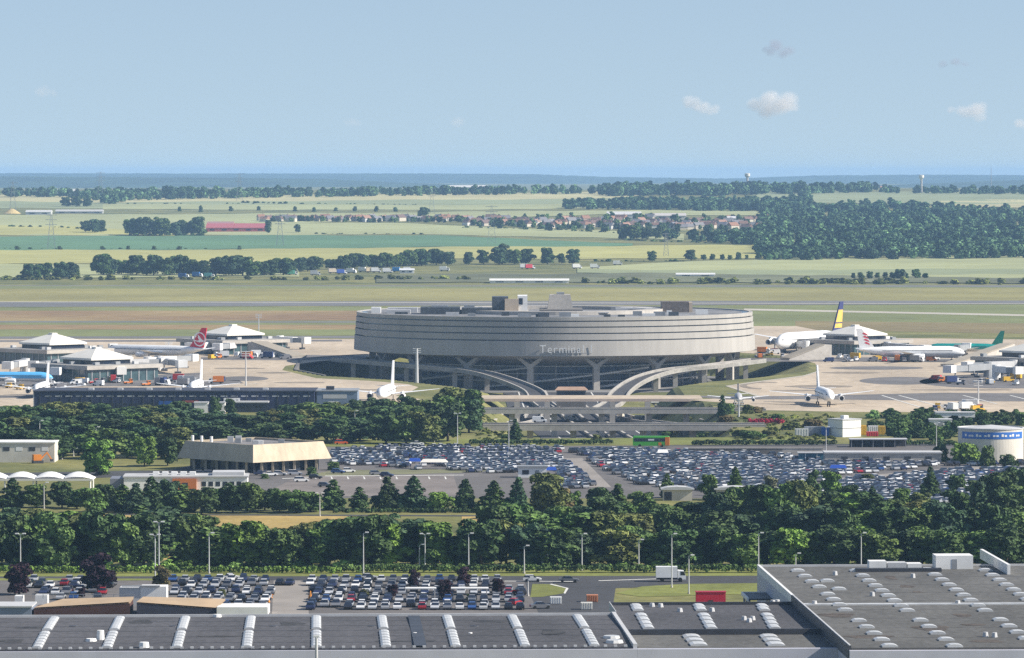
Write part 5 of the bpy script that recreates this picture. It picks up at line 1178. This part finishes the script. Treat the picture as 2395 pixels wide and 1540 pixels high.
# bushes: banks of the cutting, right yard, service building
bs = []
for (px_, b, t, c, w) in ((1205, 1030, 980, 'dark green', 40), (1690, 975, 918, 'dark green', 34), (1150, 985, 972, 'green', 40), (1120, 962, 945, 'green', 40), (1590, 1028, 1008, 'green', 45), (1640, 1015, 1002, 'dark green', 50), (1760, 1025, 1006, 'green', 80), (1735, 1022, 1006, 'dark green', 60), (1800, 1018, 1006, 'olive green', 60), (1850, 1005, 986, 'olive green', 80), (1900, 1000, 980, 'brownish green', 80), (1700, 985, 968, 'brownish green', 60), (1820, 980, 968, 'green', 60),
                          (2060, 1010, 984, 'dark green', 50), (2110, 1020, 978, 'green', 70), (2150, 1025, 980, 'dark green', 60), (2190, 1030, 995, 'green', 60), (2240, 1015, 985, 'dark green', 50), (2300, 995, 965, 'dark green', 60), (2350, 990, 962, 'dark green', 60), (2390, 995, 965, 'green', 50), (2200, 1080, 1038, 'dark green', 55), (2260, 1085, 1032, 'bright green', 90), (2310, 1090, 1042, 'green', 60), (2360, 1095, 1060, 'dark green', 60), (2090, 990, 970, 'dark green', 50), (2040, 998, 982, 'green', 40),
                          (780, 1100, 1080, 'green', 50), (730, 1112, 1092, 'green', 40), (240, 1110, 1090, 'dark green', 50), (215, 1062, 1038, 'green', 50), (620, 1120, 1108, 'green', 30), (570, 940, 930, 'green', 30), (1060, 940, 925, 'green', 50), (1395, 1030, 1016, 'olive green', 30), (1240, 1012, 1000, 'olive green', 60), (1560, 962, 948, 'green', 40), (1180, 1000, 985, 'green', 50), (1230, 985, 972, 'olive green', 40), (1260, 1012, 998, 'dark green', 40), (1480, 1020, 1006, 'dark green', 60), (1545, 1022, 1004, 'green', 60), (1640, 985, 968, 'green', 50), (1610, 950, 938, 'olive green', 40), (1706, 968, 944, 'green', 40), (1748, 968, 946, 'olive green', 44), (1770, 966, 950, 'brownish green', 40), (1150, 948, 936, 'green', 40), (1310, 1022, 1010, 'olive green', 30), (850, 1402, 1376, 'olive green', 36), (520, 1395, 1378, 'olive green', 30), (1100, 1402, 1390, 'bright green', 26), (760, 1325, 1292, 'pale grey-green', 38), (380, 1380, 1320, 'brownish green', 44)):
    bs.append(tree(px_, b, t, w, 'tall' if (b - t) > 45 and px_ < 1000 else ('cone' if px_ in (1205, 1690) else 'bush'), c))
order(bs, '{look} standing apart from the belts, {n} such from the left', 'lone bushes and small trees')
pr = []
for (px_, b, t, w) in ((45, 1392, 1312, 66), (225, 1385, 1288, 88), (968, 1376, 1330, 30), (1040, 1402, 1352, 40), (1165, 1392, 1352, 34), (916, 1398, 1366, 30), (1085, 1372, 1322, 36), (190, 1398, 1374, 26)):
    pr.append(tree(px_, b, t, w, 'tall' if b - t > 45 else 'broad', 'dark purple'))
order(pr, '{look} with purple leaves by the near car park, {n} from the left', 'purple-leaved trees by the near car park')
# hedges
def hedge(label, x0, x1, y, h, w, tint, n, z=0):
    a, b = G(x0, y, z), G(x1, y, z); L = (b - a).length; rg = random.Random(int(x0 + y)); lobes = []
    for i in range(int(L / 1.1)):
        t = (i + .5) * 1.1; lobes.append((t, rg.uniform(-w, w) * .4, h * .45 * rg.uniform(.8, 1.2), h * .5 * rg.uniform(.8, 1.2)))
    o = link('hedge', leaf_mesh('hedge', lobes, n, .6, int(x1)), None, a, math.atan2(b.y - a.y, b.x - a.x), GRN[tint]); return tag(o, label, 'hedge')
hedge('long clipped dark hedge between the bridges and the far car park', 1100, 1440, 1040, 1.7, 1, 'dark green', 3500)
hedge('dark hedge right of the coach, behind the grey wall', 1620, 1960, 1042, 1.8, 1, 'dark green', 3500)
hedge('dark hedge left of the big tank', 2080, 2240, 1043, 1.8, 1, 'dark green', 1800)
hedge('long bright hedge at the foot of the front belt, left half', -60, 800, 1341, 1.6, 1, 'bright green', 5500)
hedge('long bright hedge at the foot of the front belt, right half', 800, 1790, 1340, 2.0, 1, 'green', 6500)
hedge('low hedge beside the farm lane below the conical trees', 780, 1240, 1200, 1.3, 1, 'dark green', 3000)
fl = leaf_mesh('blooms', [(random.uniform(-6, 6), random.uniform(-2, 2), .5 + random.random() * .6, .9) for _ in range(40)], 1500, .6, 9)
link('blooms', fl, rfb, color=(.36, .02, .07))

# ------------------------------------------------------------------ masts and street lamps
def lamp(px, base, top, heads=1, z=0, name='street_lamp'):
    p = G(px, base, z); h = (base - top) / S(p.y); o = link(name, None, None, p); o['category'] = 'lamp'
    MB().cyl((0, 0, 0), (0, 0, h), .16, .09, 8).build('pole', M_LGREY, o)
    for k in range(heads):
        s_ = (1, -1)[k % 2]; MB().cyl((0, 0, h - .1), (s_ * .5, 0, h + .1), .07, .06, 6).build('arm', M_LGREY, o)
        MB().box(s_ * .8 - .4, s_ * .8 + .4, -.25, .25, h + .08, h + .3).build('lamp_head', M_WHITE, o)
    MB().cyl((0, 0, 0), (0, 0, .4), .3, .22, 8).build('base', M_CONC, o)
    return o
lp = [lamp(*a) for a in ((48, 1345, 1250, 2), (363, 1372, 1252, 2), (372, 1360, 1222, 2), (489, 1342, 1248, 1), (850, 1344, 1247, 1), (981, 1330, 1275, 1), (994, 1332, 1250, 2), (1096, 1335, 1249, 1), (1226, 1342, 1278, 1), (1268, 1330, 1300, 1), (1291, 1332, 1300, 2), (1361, 1335, 1250, 1), (1494, 1332, 1264, 1), (1571, 1375, 1250, 1), (1611, 1390, 1300, 1), (1774, 1336, 1248, 1), (1861, 1334, 1296, 1), (2014, 1334, 1248, 1), (2248, 1325, 1250, 1), (1235, 1395, 1352, 1))]
order(lp, 'grey street lamp along the near road, {n} from the left', 'street lamps along the near road')
lp = [lamp(*a) for a in ((103, 1190, 1130, 1), (748, 1208, 1155, 2), (966, 1195, 1120, 1), (145, 1075, 1030, 2), (172, 1068, 1050, 1), (93, 1040, 985, 1), (225, 1050, 1000, 1), (1070, 1045, 968, 2), (1016, 1035, 995, 1), (830, 1030, 962, 1), (905, 1052, 1040, 1), (1190, 1060, 985, 1), (1932, 1075, 1000, 1), (2190, 1062, 990, 1))]
order(lp, 'slim grey lamp post around the far car parks and woods, {n} from the left', 'lamp posts around the far car parks')
mast = []
for (px, base, top, z) in ((975, 915, 815, -9.9), (575, 903, 822, 0), (395, 842, 800, 0), (2288, 945, 890, 0), (605, 785, 735, 0), (1728, 976, 935, 0)):
    p = G(px, base, z); h = (base - top) / S(p.y); o = link('floodlight_mast', None, None, p); o['category'] = 'mast'; thick = .9 if px == 975 else .35
    MB().cyl((0, 0, 0), (0, 0, h), thick, thick * .6, 8).build('pole', M_LGREY, o)
    for q in (0, .9, 1.8): bx('light_bar', o, -1.8, 1.8, -.2, .2, h - q - .25, h - q, M_WHITE)
    mast.append(o)
order(mast, 'floodlight mast on the airport side, {n} from the left', 'floodlight masts')
fm_ = thing('foreground_mast', 'tall pale mast rising in front of the long warehouse', 'mast', (G(745, 1538, 9).x, G(745, 1538, 9).y - 8, 0))
MB().cyl((0, 0, 0), (0, 0, 13.2), .3, .22, 10).build('pole', M_LGREY, fm_); bx('bracket', fm_, -.5, .5, -.2, .2, 13.2, 13.5, M_WHITE)

# ------------------------------------------------------------------ far trees, woods, village
random.seed(17)
rf = []
def far_line(pts, n, h0, h1, wf=1.0):
    for i in range(n):
        t = (i + random.uniform(.2, .8)) / n * (len(pts) - 1); k = min(len(pts) - 2, int(t)); u = t - k
        x, b = pts[k][0] + (pts[k + 1][0] - pts[k][0]) * u, pts[k][1] + (pts[k + 1][1] - pts[k][1]) * u
        h = random.uniform(h0, h1); rf.append(tree(x, b + random.uniform(-1, 2), b - h, h * random.uniform(.95, 1.35) * wf, random.choice(['broad', 'broad', 'bush']) if h < 22 else 'broad', random.choice(['dark green', 'dark green', 'blue-green', 'green'])))
far_line([(55, 653), (190, 652)], 7, 20, 42)
far_line([(235, 643), (450, 645), (690, 645)], 22, 32, 50)
far_line([(690, 635), (900, 626), (1000, 620), (1360, 618)], 30, 24, 42)
rf.append(tree(1174, 618, 568, 42, 'tall', 'dark green')); rf.append(tree(1525, 612, 586, 28, 'broad', 'dark green')); rf.append(tree(1616, 610, 584, 34, 'broad', 'dark green'))
far_line([(1640, 609), (1780, 606)], 7, 10, 18)
far_line([(1985, 652), (2170, 652)], 10, 12, 24)
order(rf, '{look} in the hedgerow beyond the runways, {n} from the left', 'trees beyond the runways')
rf = []
far_line([(195, 543), (240, 543)], 3, 26, 36); far_line([(290, 549), (380, 551), (475, 551)], 10, 30, 48); rf.append(tree(627, 546, 512, 16, 'tall', 'dark green')); rf.append(tree(697, 545, 524, 20, 'broad', 'dark green'))
for x in (155, 178, 203): rf.append(tree(x, 484, 456 + random.uniform(0, 6), 30, 'broad', 'dark green'))
rf.append(tree(990, 508, 484, 34, 'broad', 'dark green')); far_line([(1445, 560), (1540, 560)], 5, 28, 36)
for x in (470, 605, 690, 735, 785, 830, 880, 925, 420, 540): rf.append(tree(x, 494 + random.uniform(-2, 3), 482 + random.uniform(-2, 4), 14, 'bush', 'dark green'))
for x in (140, 240, 360, 420, 560, 300, 40, 940, 1100): rf.append(tree(x, 585 if x < 700 else 600, 575 if x < 700 else 590, 16, 'bush', 'dark green'))
order(rf, '{look} among the fields and farms, {n} from the left', 'trees among the fields')
# woods that read as one mass
low = {}
def low_crown(seed):
    rg = np.random.default_rng(seed); lob = broad_lobes(seed + 100, 4.2, 0, 10, 12); me = leaf_mesh('low', lob, 260, 2.3, seed)
    v = np.array([q.co[:] for q in me.vertices]); bpy.data.meshes.remove(me); return v
LOWC = [low_crown(i) for i in range(6)]
def wood(name, label, spots, tint):
    vs_, cs = [], []
    for (x, y, z, w, h) in spots:
        v = LOWC[random.randrange(6)].copy(); a = random.uniform(0, 6.28); c_, s_ = math.cos(a), math.sin(a)
        cs.append(random.uniform(.5, 1.0) if random.random() < .6 else random.uniform(1.0, 1.7))
        q = np.stack([(v[:, 0] * c_ - v[:, 1] * s_) * w / 8.8 + x, (v[:, 0] * s_ + v[:, 1] * c_) * w / 8.8 + y, v[:, 2] * h / 10.3 + z], 1); vs_.append(q)
    V = np.concatenate(vs_); me = bpy.data.meshes.new(name); me.vertices.add(len(V)); me.vertices.foreach_set('co', V.ravel()); n = len(V) // 4
    me.loops.add(4 * n); me.loops.foreach_set('vertex_index', np.arange(4 * n)); me.polygons.add(n); me.polygons.foreach_set('loop_start', np.arange(n) * 4); me.polygons.foreach_set('loop_total', np.full(n, 4)); me.update(calc_edges=True)
    ca = me.color_attributes.new('tint', 'FLOAT_COLOR', 'POINT'); t_ = np.repeat(np.array(cs), len(V) // len(cs)); ca.data.foreach_set('color', np.stack([t_ * 1.05, t_, t_ * .95, np.ones_like(t_)], 1).ravel()); me.materials.append(M_WOOD); o = link(name, me, color=tuple(c * 1.45 for c in GRN[tint])); return stuff(o, label, 'wood')
def spots_poly(P, n, h0, h1, ar=1.0):
    out = []; xs_ = [p[0] for p in P]; ys_ = [p[1] for p in P]
    while len(out) < n:
        x, y = random.uniform(min(xs_), max(xs_)), random.uniform(min(ys_), max(ys_))
        if not inpoly(x, y, P): continue
        p = G(x, y); h = random.uniform(h0, h1); out.append((p.x, p.y, p.z - .5, h * random.uniform(.85, 1.3) * ar, h))
    return out
wood('distant_wood', 'broad dark wood covering the hillside at the right', spots_poly([(1560, 561), (1760, 556), (1790, 500), (1850, 489), (2100, 484), (2320, 500), (2500, 490), (2500, 604), (2050, 609), (1780, 610), (1760, 575), (1560, 562)], 1500, 8, 15), 'blue-green')
wood('distant_wood', 'dark strip of wood behind the village and pale field', spots_poly([(1320, 482), (1600, 478), (1800, 478), (1900, 470), (1900, 496), (1740, 496), (1320, 490)], 380, 10, 16), 'blue-green')
wood('distant_wood', 'wooded hilltop on the skyline right of centre', spots_poly([(1400, 455), (1440, 447), (2050, 447), (2050, 451), (1700, 459), (1420, 460)], 330, 13, 20), 'blue-green')
wood('distant_wood', 'ragged line of dark trees along the left skyline', spots_poly([(-60, 459), (180, 458), (400, 455), (780, 456), (1000, 453), (1420, 450), (1420, 454), (1000, 459), (780, 462), (400, 468), (300, 472), (250, 480), (235, 474), (180, 463), (-60, 463)], 420, 10, 17), 'blue-green')
wood('distant_wood', 'scattered dark trees along the right skyline', spots_poly([(2060, 450), (2500, 452), (2500, 458), (2060, 453)], 90, 9, 16), 'blue-green')
wood('village_trees', 'dark garden trees in between the village houses', spots_poly([(1070, 520), (1200, 512), (1400, 512), (1800, 512), (1800, 540), (1560, 546), (1430, 548), (1200, 538), (1070, 528)], 170, 6, 11) + spots_poly([(590, 516), (1060, 516), (1060, 522), (590, 520)], 70, 5, 9), 'dark green')
wood('scrub_strip', 'low dark scrub along the runway fence', spots_poly([(1340, 662), (1700, 660), (2400, 664), (2400, 667), (1340, 665)], 90, 2.5, 6, 1.8) + spots_poly([(0, 652), (700, 655), (1100, 652), (1100, 656), (0, 656)], 70, 2.5, 5, 1.8), 'olive green')
wood('bank_scrub', 'rough olive scrub on the right bank of the cutting', [(x, y, gz(x, y) - .3, w * 2.2, h) for (x, y, z, w, h) in spots_poly([(1620, 968), (1700, 972), (1960, 972), (1960, 1030), (1720, 1034), (1700, 1010)], 260, .4, 1.3)], 'olive green')
wood('bank_scrub', 'rough olive scrub on the left bank of the cutting', [(x, y, gz(x, y) - .3, w * 2.2, h) for (x, y, z, w, h) in spots_poly([(1090, 968), (1180, 966), (1160, 1030), (1120, 1034)], 90, .4, 1.3)], 'olive green')
wood('yard_scrub', 'dark shrubs around the yard and the tank at the right', spots_poly([(2030, 972), (2395, 972), (2395, 992), (2240, 1000), (2220, 1030), (2080, 1030)], 150, 1.5, 4, 1.5), 'dark green')
wood('lane_scrub', 'low shrubs under the front belt trees', spots_poly([(-40, 1285), (2400, 1285), (2400, 1330), (-40, 1330)], 420, 1.0, 2.6, 1.7), 'green')
def hline(pts, n, h0, h1):
    out = []
    for i in range(n):
        t = random.random() * (len(pts) - 1); k = int(t); u = t - k; p = G(pts[k][0] + (pts[k + 1][0] - pts[k][0]) * u, pts[k][1] + (pts[k + 1][1] - pts[k][1]) * u + random.uniform(-.4, .4)); h = random.uniform(h0, h1); out.append((p.x, p.y, p.z - .3, h * 2.2, h))
    return out
wood('field_hedges', 'thin dark hedgerows between the far fields', hline([(0, 530), (150, 533), (230, 540)], 26, 1.2, 3) + hline([(300, 552), (480, 552)], 40, 1.5, 4) + hline([(700, 548), (1000, 549)], 16, 1, 2.5) + hline([(1040, 532), (1300, 538), (1440, 546)], 40, 1, 2.6) + hline([(250, 478), (700, 477), (1000, 480)], 40, 1, 2.5) + hline([(1460, 562), (1560, 566), (1780, 572)], 40, 1, 3) + hline([(0, 583), (500, 584)], 22, .8, 2.4) + hline([(560, 475), (720, 478)], 20, 2, 4) + hline([(1380, 612), (1600, 612)], 20, 1, 3), 'dark green')
# village houses
hv_ = []
RC = [('orange', (.30, .16, .10)), ('brown', (.17, .11, .09)), ('grey', (.22, .21, .21)), ('terracotta', (.34, .20, .14)), ('grey', (.2, .19, .2)), ('brown', (.2, .12, .09))]
def house(px, py, grp=hv_):
    p = G(px, py); o = link('house', None, None, p, random.uniform(-.9, .9)); w, d, h = random.uniform(4.5, 7), random.uniform(3.8, 5), random.uniform(3.2, 5)
    rn, rc_ = random.choice(RC); wn_, wc_ = random.choice([('white', (.62, .6, .56)), ('cream', (.58, .52, .42)), ('beige', (.48, .42, .34))])
    MB().box(-w, w, -d, d, -1, h).prof([(-w, h), (w, h), (w, h + .01)], -.01, .01).build('wall', pm(wc_), o)
    r = MB().add([(-w - .4, -d - .5, h - .1), (w + .4, -d - .5, h - .1), (w + .4, d + .5, h - .1), (-w - .4, d + .5, h - .1), (-w - .4, 0, h + d * .85), (w + .4, 0, h + d * .85)], [(0, 1, 5, 4), (2, 3, 4, 5), (0, 4, 3), (1, 2, 5), (0, 3, 2, 1)]).build('roof', pm(rc_), o)
    bx('chimney', r, w * .5, w * .5 + .8, -.4, .4, h + d * .5, h + d * .85 + 1.2, pm((.3, .18, .14)))
    o['category'] = 'house'; o['look'] = wn_ + ' house with ' + rn + ' roof'; grp.append(o)
random.seed(31)
for i in range(95):
    x = 1075 + 720 * (i + random.random()) / 95; house(x, random.uniform(516, 526 + 14 * min(1, (x - 1050) / 350)))
order(hv_, '{look} in the far village, {n} from the left', 'houses of the far village')
h2 = []
for i in range(34): house(600 + 470 * (i + random.random()) / 34, random.uniform(516, 519.5), h2)
order(h2, '{look} in the row left of the village, {n} from the left', 'houses in the row left of the village')
h3 = []
for x, y in ((1570, 449), (1660, 449), (2065, 445), (2260, 449), (2330, 452), (2360, 452), (318, 454), (405, 462), (560, 452), (680, 455), (720, 455), (1020, 452)): house(x, y, h3)
order(h3, '{look} on the skyline, {n} from the left', 'houses on the skyline')
# larger far buildings
def barn(label, x0, x1, y, h, wall, roof, depth=18, z=None):
    a, b = G(x0, y), G(x1, y); L = b.x - a.x; o = thing('long_hall', label, 'hall', a)
    bx('wall', o, 0, L, 0, depth, -1, h, pm(wall)); MB().prof([(-.5, h), (depth + .5, h), (depth / 2, h + depth * .13)], -L - .5, .5).build('roof', pm(roof), o).rotation_euler = (0, 0, math.pi / 2)
    n = max(2, int(L / 14))
    for q in range(n): bx('window', o, L * (q + .3) / n, L * (q + .7) / n, -.1, .05, h * .35, h * .7, M_GLASS)
    return o
barn('long red-roofed farm hall left of the village', 482, 622, 543, 5, (.42, .1, .1), (.42, .12, .12), 40); barn('pink-walled annex of the red farm hall', 485, 545, 533, 5, (.45, .33, .3), (.36, .2, .18), 20)
barn('long white hall on the left skyline', 80, 170, 455, 5, (.6, .58, .55), (.6, .58, .55), 30); barn('long white hall on the skyline left of centre', 1035, 1140, 447, 7, (.62, .58, .52), (.65, .62, .58), 30)
barn('white supermarket-like hall behind the village', 1420, 1500, 511, 5, (.6, .58, .55), (.6, .58, .55), 30); barn('white hall behind the village, right one', 1530, 1605, 514, 5, (.6, .57, .5), (.55, .5, .45), 25); barn('white low hall at the village right end', 1700, 1725, 522, 6, (.65, .62, .6), (.65, .62, .6), 20)
barn('very long white greenhouse just beyond the runway', 1146, 1330, 663, 2.2, (.72, .7, .64), (.74, .72, .66), 12); barn('white low hall beyond the runway at the right', 1582, 1672, 648, 2.0, (.68, .67, .64), (.68, .67, .64), 10); barn('grey hall far left beyond the works', 130, 240, 500, 3, (.4, .4, .38), (.5, .48, .44), 20); barn('small white hall by the sand heap', 60, 120, 503, 4, (.55, .55, .53), (.6, .58, .55), 20); barn('white and pale blue hall in the trees beyond the runway', 935, 968, 640, 3, (.65, .65, .63), (.7, .7, .7), 10)
sh_ = link('sand_heap', MB().ring([(.1, 7), (3, 6.2), (13, 0), (13, -1), (.1, -1)], 20).mesh('sand_heap', mat('sand', (.5, .38, .17), .95, .1, .2)), None, G(28, 500)); tag(sh_, 'conical heap of yellow sand at the far left', 'sand heap')
s2 = link('sand_heap', MB().ring([(.1, 3), (4, 2.4), (9, 0), (9, -1), (.1, -1)], 20).mesh('sand_heap', MATS['sand']), None, G(1662, 660)); tag(s2, 'low yellow sand heap beyond the runway', 'sand heap')
vans = []
random.seed(2)
for (x, y, c, cn) in ((780, 641, (.62, .52, .4), 'tan'), (800, 643, (.05, .1, .4), 'blue'), (822, 641, (.75, .75, .75), 'white'), (850, 638, (.76, .75, .7), 'white'), (868, 639, (.75, .6, .4), 'tan'), (880, 639, (.75, .75, .74), 'white'), (907, 640, (.75, .75, .74), 'white'), (930, 638, (.03, .25, .6), 'blue'), (955, 638, (.76, .76, .75), 'white'), (685, 645, (.12, .4, .28), 'green'), (738, 646, (.4, .42, .44), 'grey'), (462, 650, (.03, .15, .42), 'blue'), (490, 652, (.1, .3, .28), 'green'), (1040, 636, (.76, .76, .74), 'white'), (1228, 630, (.76, .76, .75), 'white'), (1240, 631, (.6, .05, .07), 'red'), (1350, 630, (.76, .75, .72), 'white'), (1392, 630, (.74, .74, .72), 'white'), (1445, 622, (.76, .75, .72), 'white'), (430, 653, (.03, .1, .3), 'blue')):
    o = truck('box', G(x, y), random.uniform(-.3, .3), c); o.location.z = G(x, y).z + .4; o.scale = (1.35, 1.35, 1.35); o['category'] = 'truck'; o['look'] = cn + ' lorry'; vans.append(o)
order(vans, '{look} parked beyond the runway, {n} from the left', 'lorries beyond the runway')
def water_tower(px, py, h, lab):
    o = thing('water_tower', lab, 'water tower', G(px, py)); MB().cyl((0, 0, -2), (0, 0, h * .75), 2.0, 1.8, 12).build('shaft', M_CONC, o); MB().ring([(.1, h * .7), (1.8, h * .75), (4.6, h * .85), (4.6, h * .98), (.1, h * 1.0)], 24).build('bowl', M_PYR, o)
water_tower(1748, 450, 33, 'white water tower above the wooded hilltop'); water_tower(2155, 452, 32, 'white water tower on the right skyline')
def pylon(px, base, top):
    p = G(px, base); h = (base - top) / S(p.y); o = link('power_pylon', None, None, p); o['category'] = 'pylon'; m = MB()
    w = h * .11
    for sx in (-1, 1):
        for sy in (-1, 1): m.cyl((sx * w, sy * w, 0), (sx * .6, sy * .6, h), .22, .14, 4)
        for k in range(7): z0, z1 = h * k / 7, h * (k + 1) / 7; a0_, a1_ = w + (.6 - w) * k / 7, w + (.6 - w) * (k + 1) / 7; m.cyl((sx * a0_, -a0_, z0), (-sx * a1_, -a1_, z1), .12, n=4)
    m.build('lattice', M_GREY, o)
    for z in (.68, .82, .95): MB().box(-h * .16, h * .16, -.2, .2, h * z, h * z + .5).build('crossarm', M_GREY, o)
    return o
order([pylon(*a) for a in ((30, 498, 425), (120, 583, 500), (655, 575, 500), (1010, 500, 440), (1150, 570, 480), (1558, 600, 545), (560, 470, 405), (235, 470, 402))], 'faint grey lattice power pylon in the fields, {n} from the left', 'power pylons')
m9 = thing('radio_mast', 'thin radio mast on the right skyline', 'mast', G(2318, 452)); MB().cyl((0, 0, 0), (0, 0, 44), .8, .4, 6).build('pole', M_GREY, m9); MB().cyl((0, 0, 40), (0, 0, 47), .3, .1, 6).build('antenna', M_GREY, m9)

# ------------------------------------------------------------------ distant ridges
def ridge(name, Y, prof_, wdt, m):
    vs_, fs_ = [], []; xs_ = np.linspace(-400, 2800, 320); rg = random.Random(Y)
    for i, px in enumerate(xs_):
        zt = CAMZ - (lerp(prof_, px) - 405 + rg.uniform(-.5, .5)) * Y / F
        x = (px - CX) / F * Y
        vs_ += [(x, Y - wdt, 38), (x, Y - wdt * .4, 38 + (zt - 38) * .75), (x, Y, zt), (x, Y + wdt, 38)]
    for i in range(len(xs_) - 1):
        for j in range(3): k = i * 4 + j; fs_.append((k, k + 4, k + 5, k + 1))
    struct(MB().add(vs_, fs_).build(name, m))
M_FOR = mat('ridge_forest', (.035, .06, .035), .95, .35, .004, .02)
ridge('hills', 16500, [(-400, 414), (0, 413), (500, 416), (760, 419), (950, 428), (1300, 440), (2000, 436), (2400, 421), (2800, 421)], 1500, M_FOR)
ridge('hills', 23500, [(-400, 405), (0, 405.5), (400, 406), (1000, 406), (1250, 408), (1420, 414), (1700, 418), (1900, 411), (2150, 409), (2500, 411), (2800, 411)], 2500, M_FOR)

# ------------------------------------------------------------------ haze: one closed box of even air
hz = MB().box(-6500, 6500, -250, 29000, -11.5, 118).build('haze', None) if False else None
hm = bpy.data.materials.new('haze'); hm.use_nodes = True; nt = hm.node_tree; nt.nodes.remove(nt.nodes['Principled BSDF'])
pv = nt.nodes.new('ShaderNodeVolumePrincipled'); pv.inputs['Color'].default_value = (.38, .63, 1.0, 1); pv.inputs['Density'].default_value = 4.3e-5; pv.inputs['Anisotropy'].default_value = 0.0
nt.links.new(pv.outputs[0], nt.nodes['Material Output'].inputs['Volume'])
hz = MB().box(-6500, 6500, -250, 29000, -11.5, 118).build('haze', hm); hz['kind'] = 'stuff'; hz['label'] = 'pale even haze over the whole plain'; hz['category'] = 'haze'

# ------------------------------------------------------------------ clouds, beyond and above the haze
def cloud(label, blobs, dens, colr):
    Y = 40000; cx_ = sum(b[0] for b in blobs) / len(blobs); cy_ = sum(b[1] for b in blobs) / len(blobs)
    k = Y / F; o = thing('cloud', label, 'cloud', ((cx_ - CX) * k, Y, CAMZ + (405 - cy_) * k), 0, 'small clouds')
    balls = [((x - cx_) * k + random.uniform(-.6, .6) * r * k, random.uniform(-.5, .5) * r * k, (cy_ - y) * k + random.uniform(-.35, .35) * r * k, r * k * random.uniform(.5, .95)) for (x, y, r) in blobs for q in range(7)]
    cm = bpy.data.materials.new('cloud'); cm.use_nodes = True; nt = cm.node_tree; nt.nodes.remove(nt.nodes['Principled BSDF'])
    v = nt.nodes.new('ShaderNodeVolumePrincipled'); v.inputs['Color'].default_value = (*colr, 1); v.inputs['Density'].default_value = dens; nt.links.new(v.outputs[0], nt.nodes['Material Output'].inputs['Volume'])
    for sc_ in (1.25, 1.05, .85, .65):
        m = MB()
        for (px, py, pz, r0) in balls:
            rr = r0 * sc_; n1, n2 = 8, 12; vs_ = []
            for i in range(n1 + 1):
                for j in range(n2):
                    a, b = math.pi * i / n1, 2 * math.pi * j / n2; vs_.append((px + rr * math.sin(a) * math.cos(b), py + rr * math.sin(a) * math.sin(b), pz + rr * .8 * math.cos(a)))
            m.add(vs_, [(i * n2 + j, (i + 1) * n2 + j, (i + 1) * n2 + (j + 1) % n2, i * n2 + (j + 1) % n2) for i in range(n1) for j in range(n2)])
        sh = m.build('vapour', cm, o); rm = sh.modifiers.new('r', 'REMESH'); rm.mode = 'VOXEL'; rm.voxel_size = 11
random.seed(6)
cloud('white cumulus, larger of the bright pair right of centre', [(1775, 245, 20), (1800, 235, 22), (1830, 242, 24), (1850, 250, 16), (1805, 255, 24)], .0013, (1, .98, .97))
cloud('small white cloud left of the larger bright one', [(1618, 240, 16), (1640, 252, 18), (1665, 258, 14)], .0013, (1, .98, .97))
cloud('grey mauve cloud high right of centre', [(1815, 105, 16), (1798, 120, 15), (1838, 122, 15)], .0012, (.5, .52, .64))  # dark mauve scatter colour stands in for shading within the cloud
cloud('flat grey mauve cloud near the right edge', [(2205, 150, 10), (2230, 147, 11), (2255, 152, 8)], .0012, (.5, .52, .64))  # shading of this cloud is also put into its mauve colour
cloud('white wedge-shaped cloud near the right edge', [(2285, 255, 20), (2255, 262, 16), (2225, 258, 10), (2290, 275, 14)], .0011, (1, .97, .95))
cloud('white cloud cut by the right edge', [(2390, 290, 14)], .0011, (1, .97, .95))
cloud('faint pale cloud left of centre above the terminal', [(820, 285, 14), (835, 288, 10)], .0004, (1, .97, .95))
cloud('faint pale cloud above the terminal', [(1070, 287, 14)], .0004, (1, .97, .95))
cloud('faint wisp at the left', [(100, 215, 14), (125, 217, 10)], .0004, (1, .97, .95))

print('trees', sum(1 for o in col.objects if o.get('category') == 'tree'), 'bushes', sum(1 for o in col.objects if o.get('category') == 'bush'))
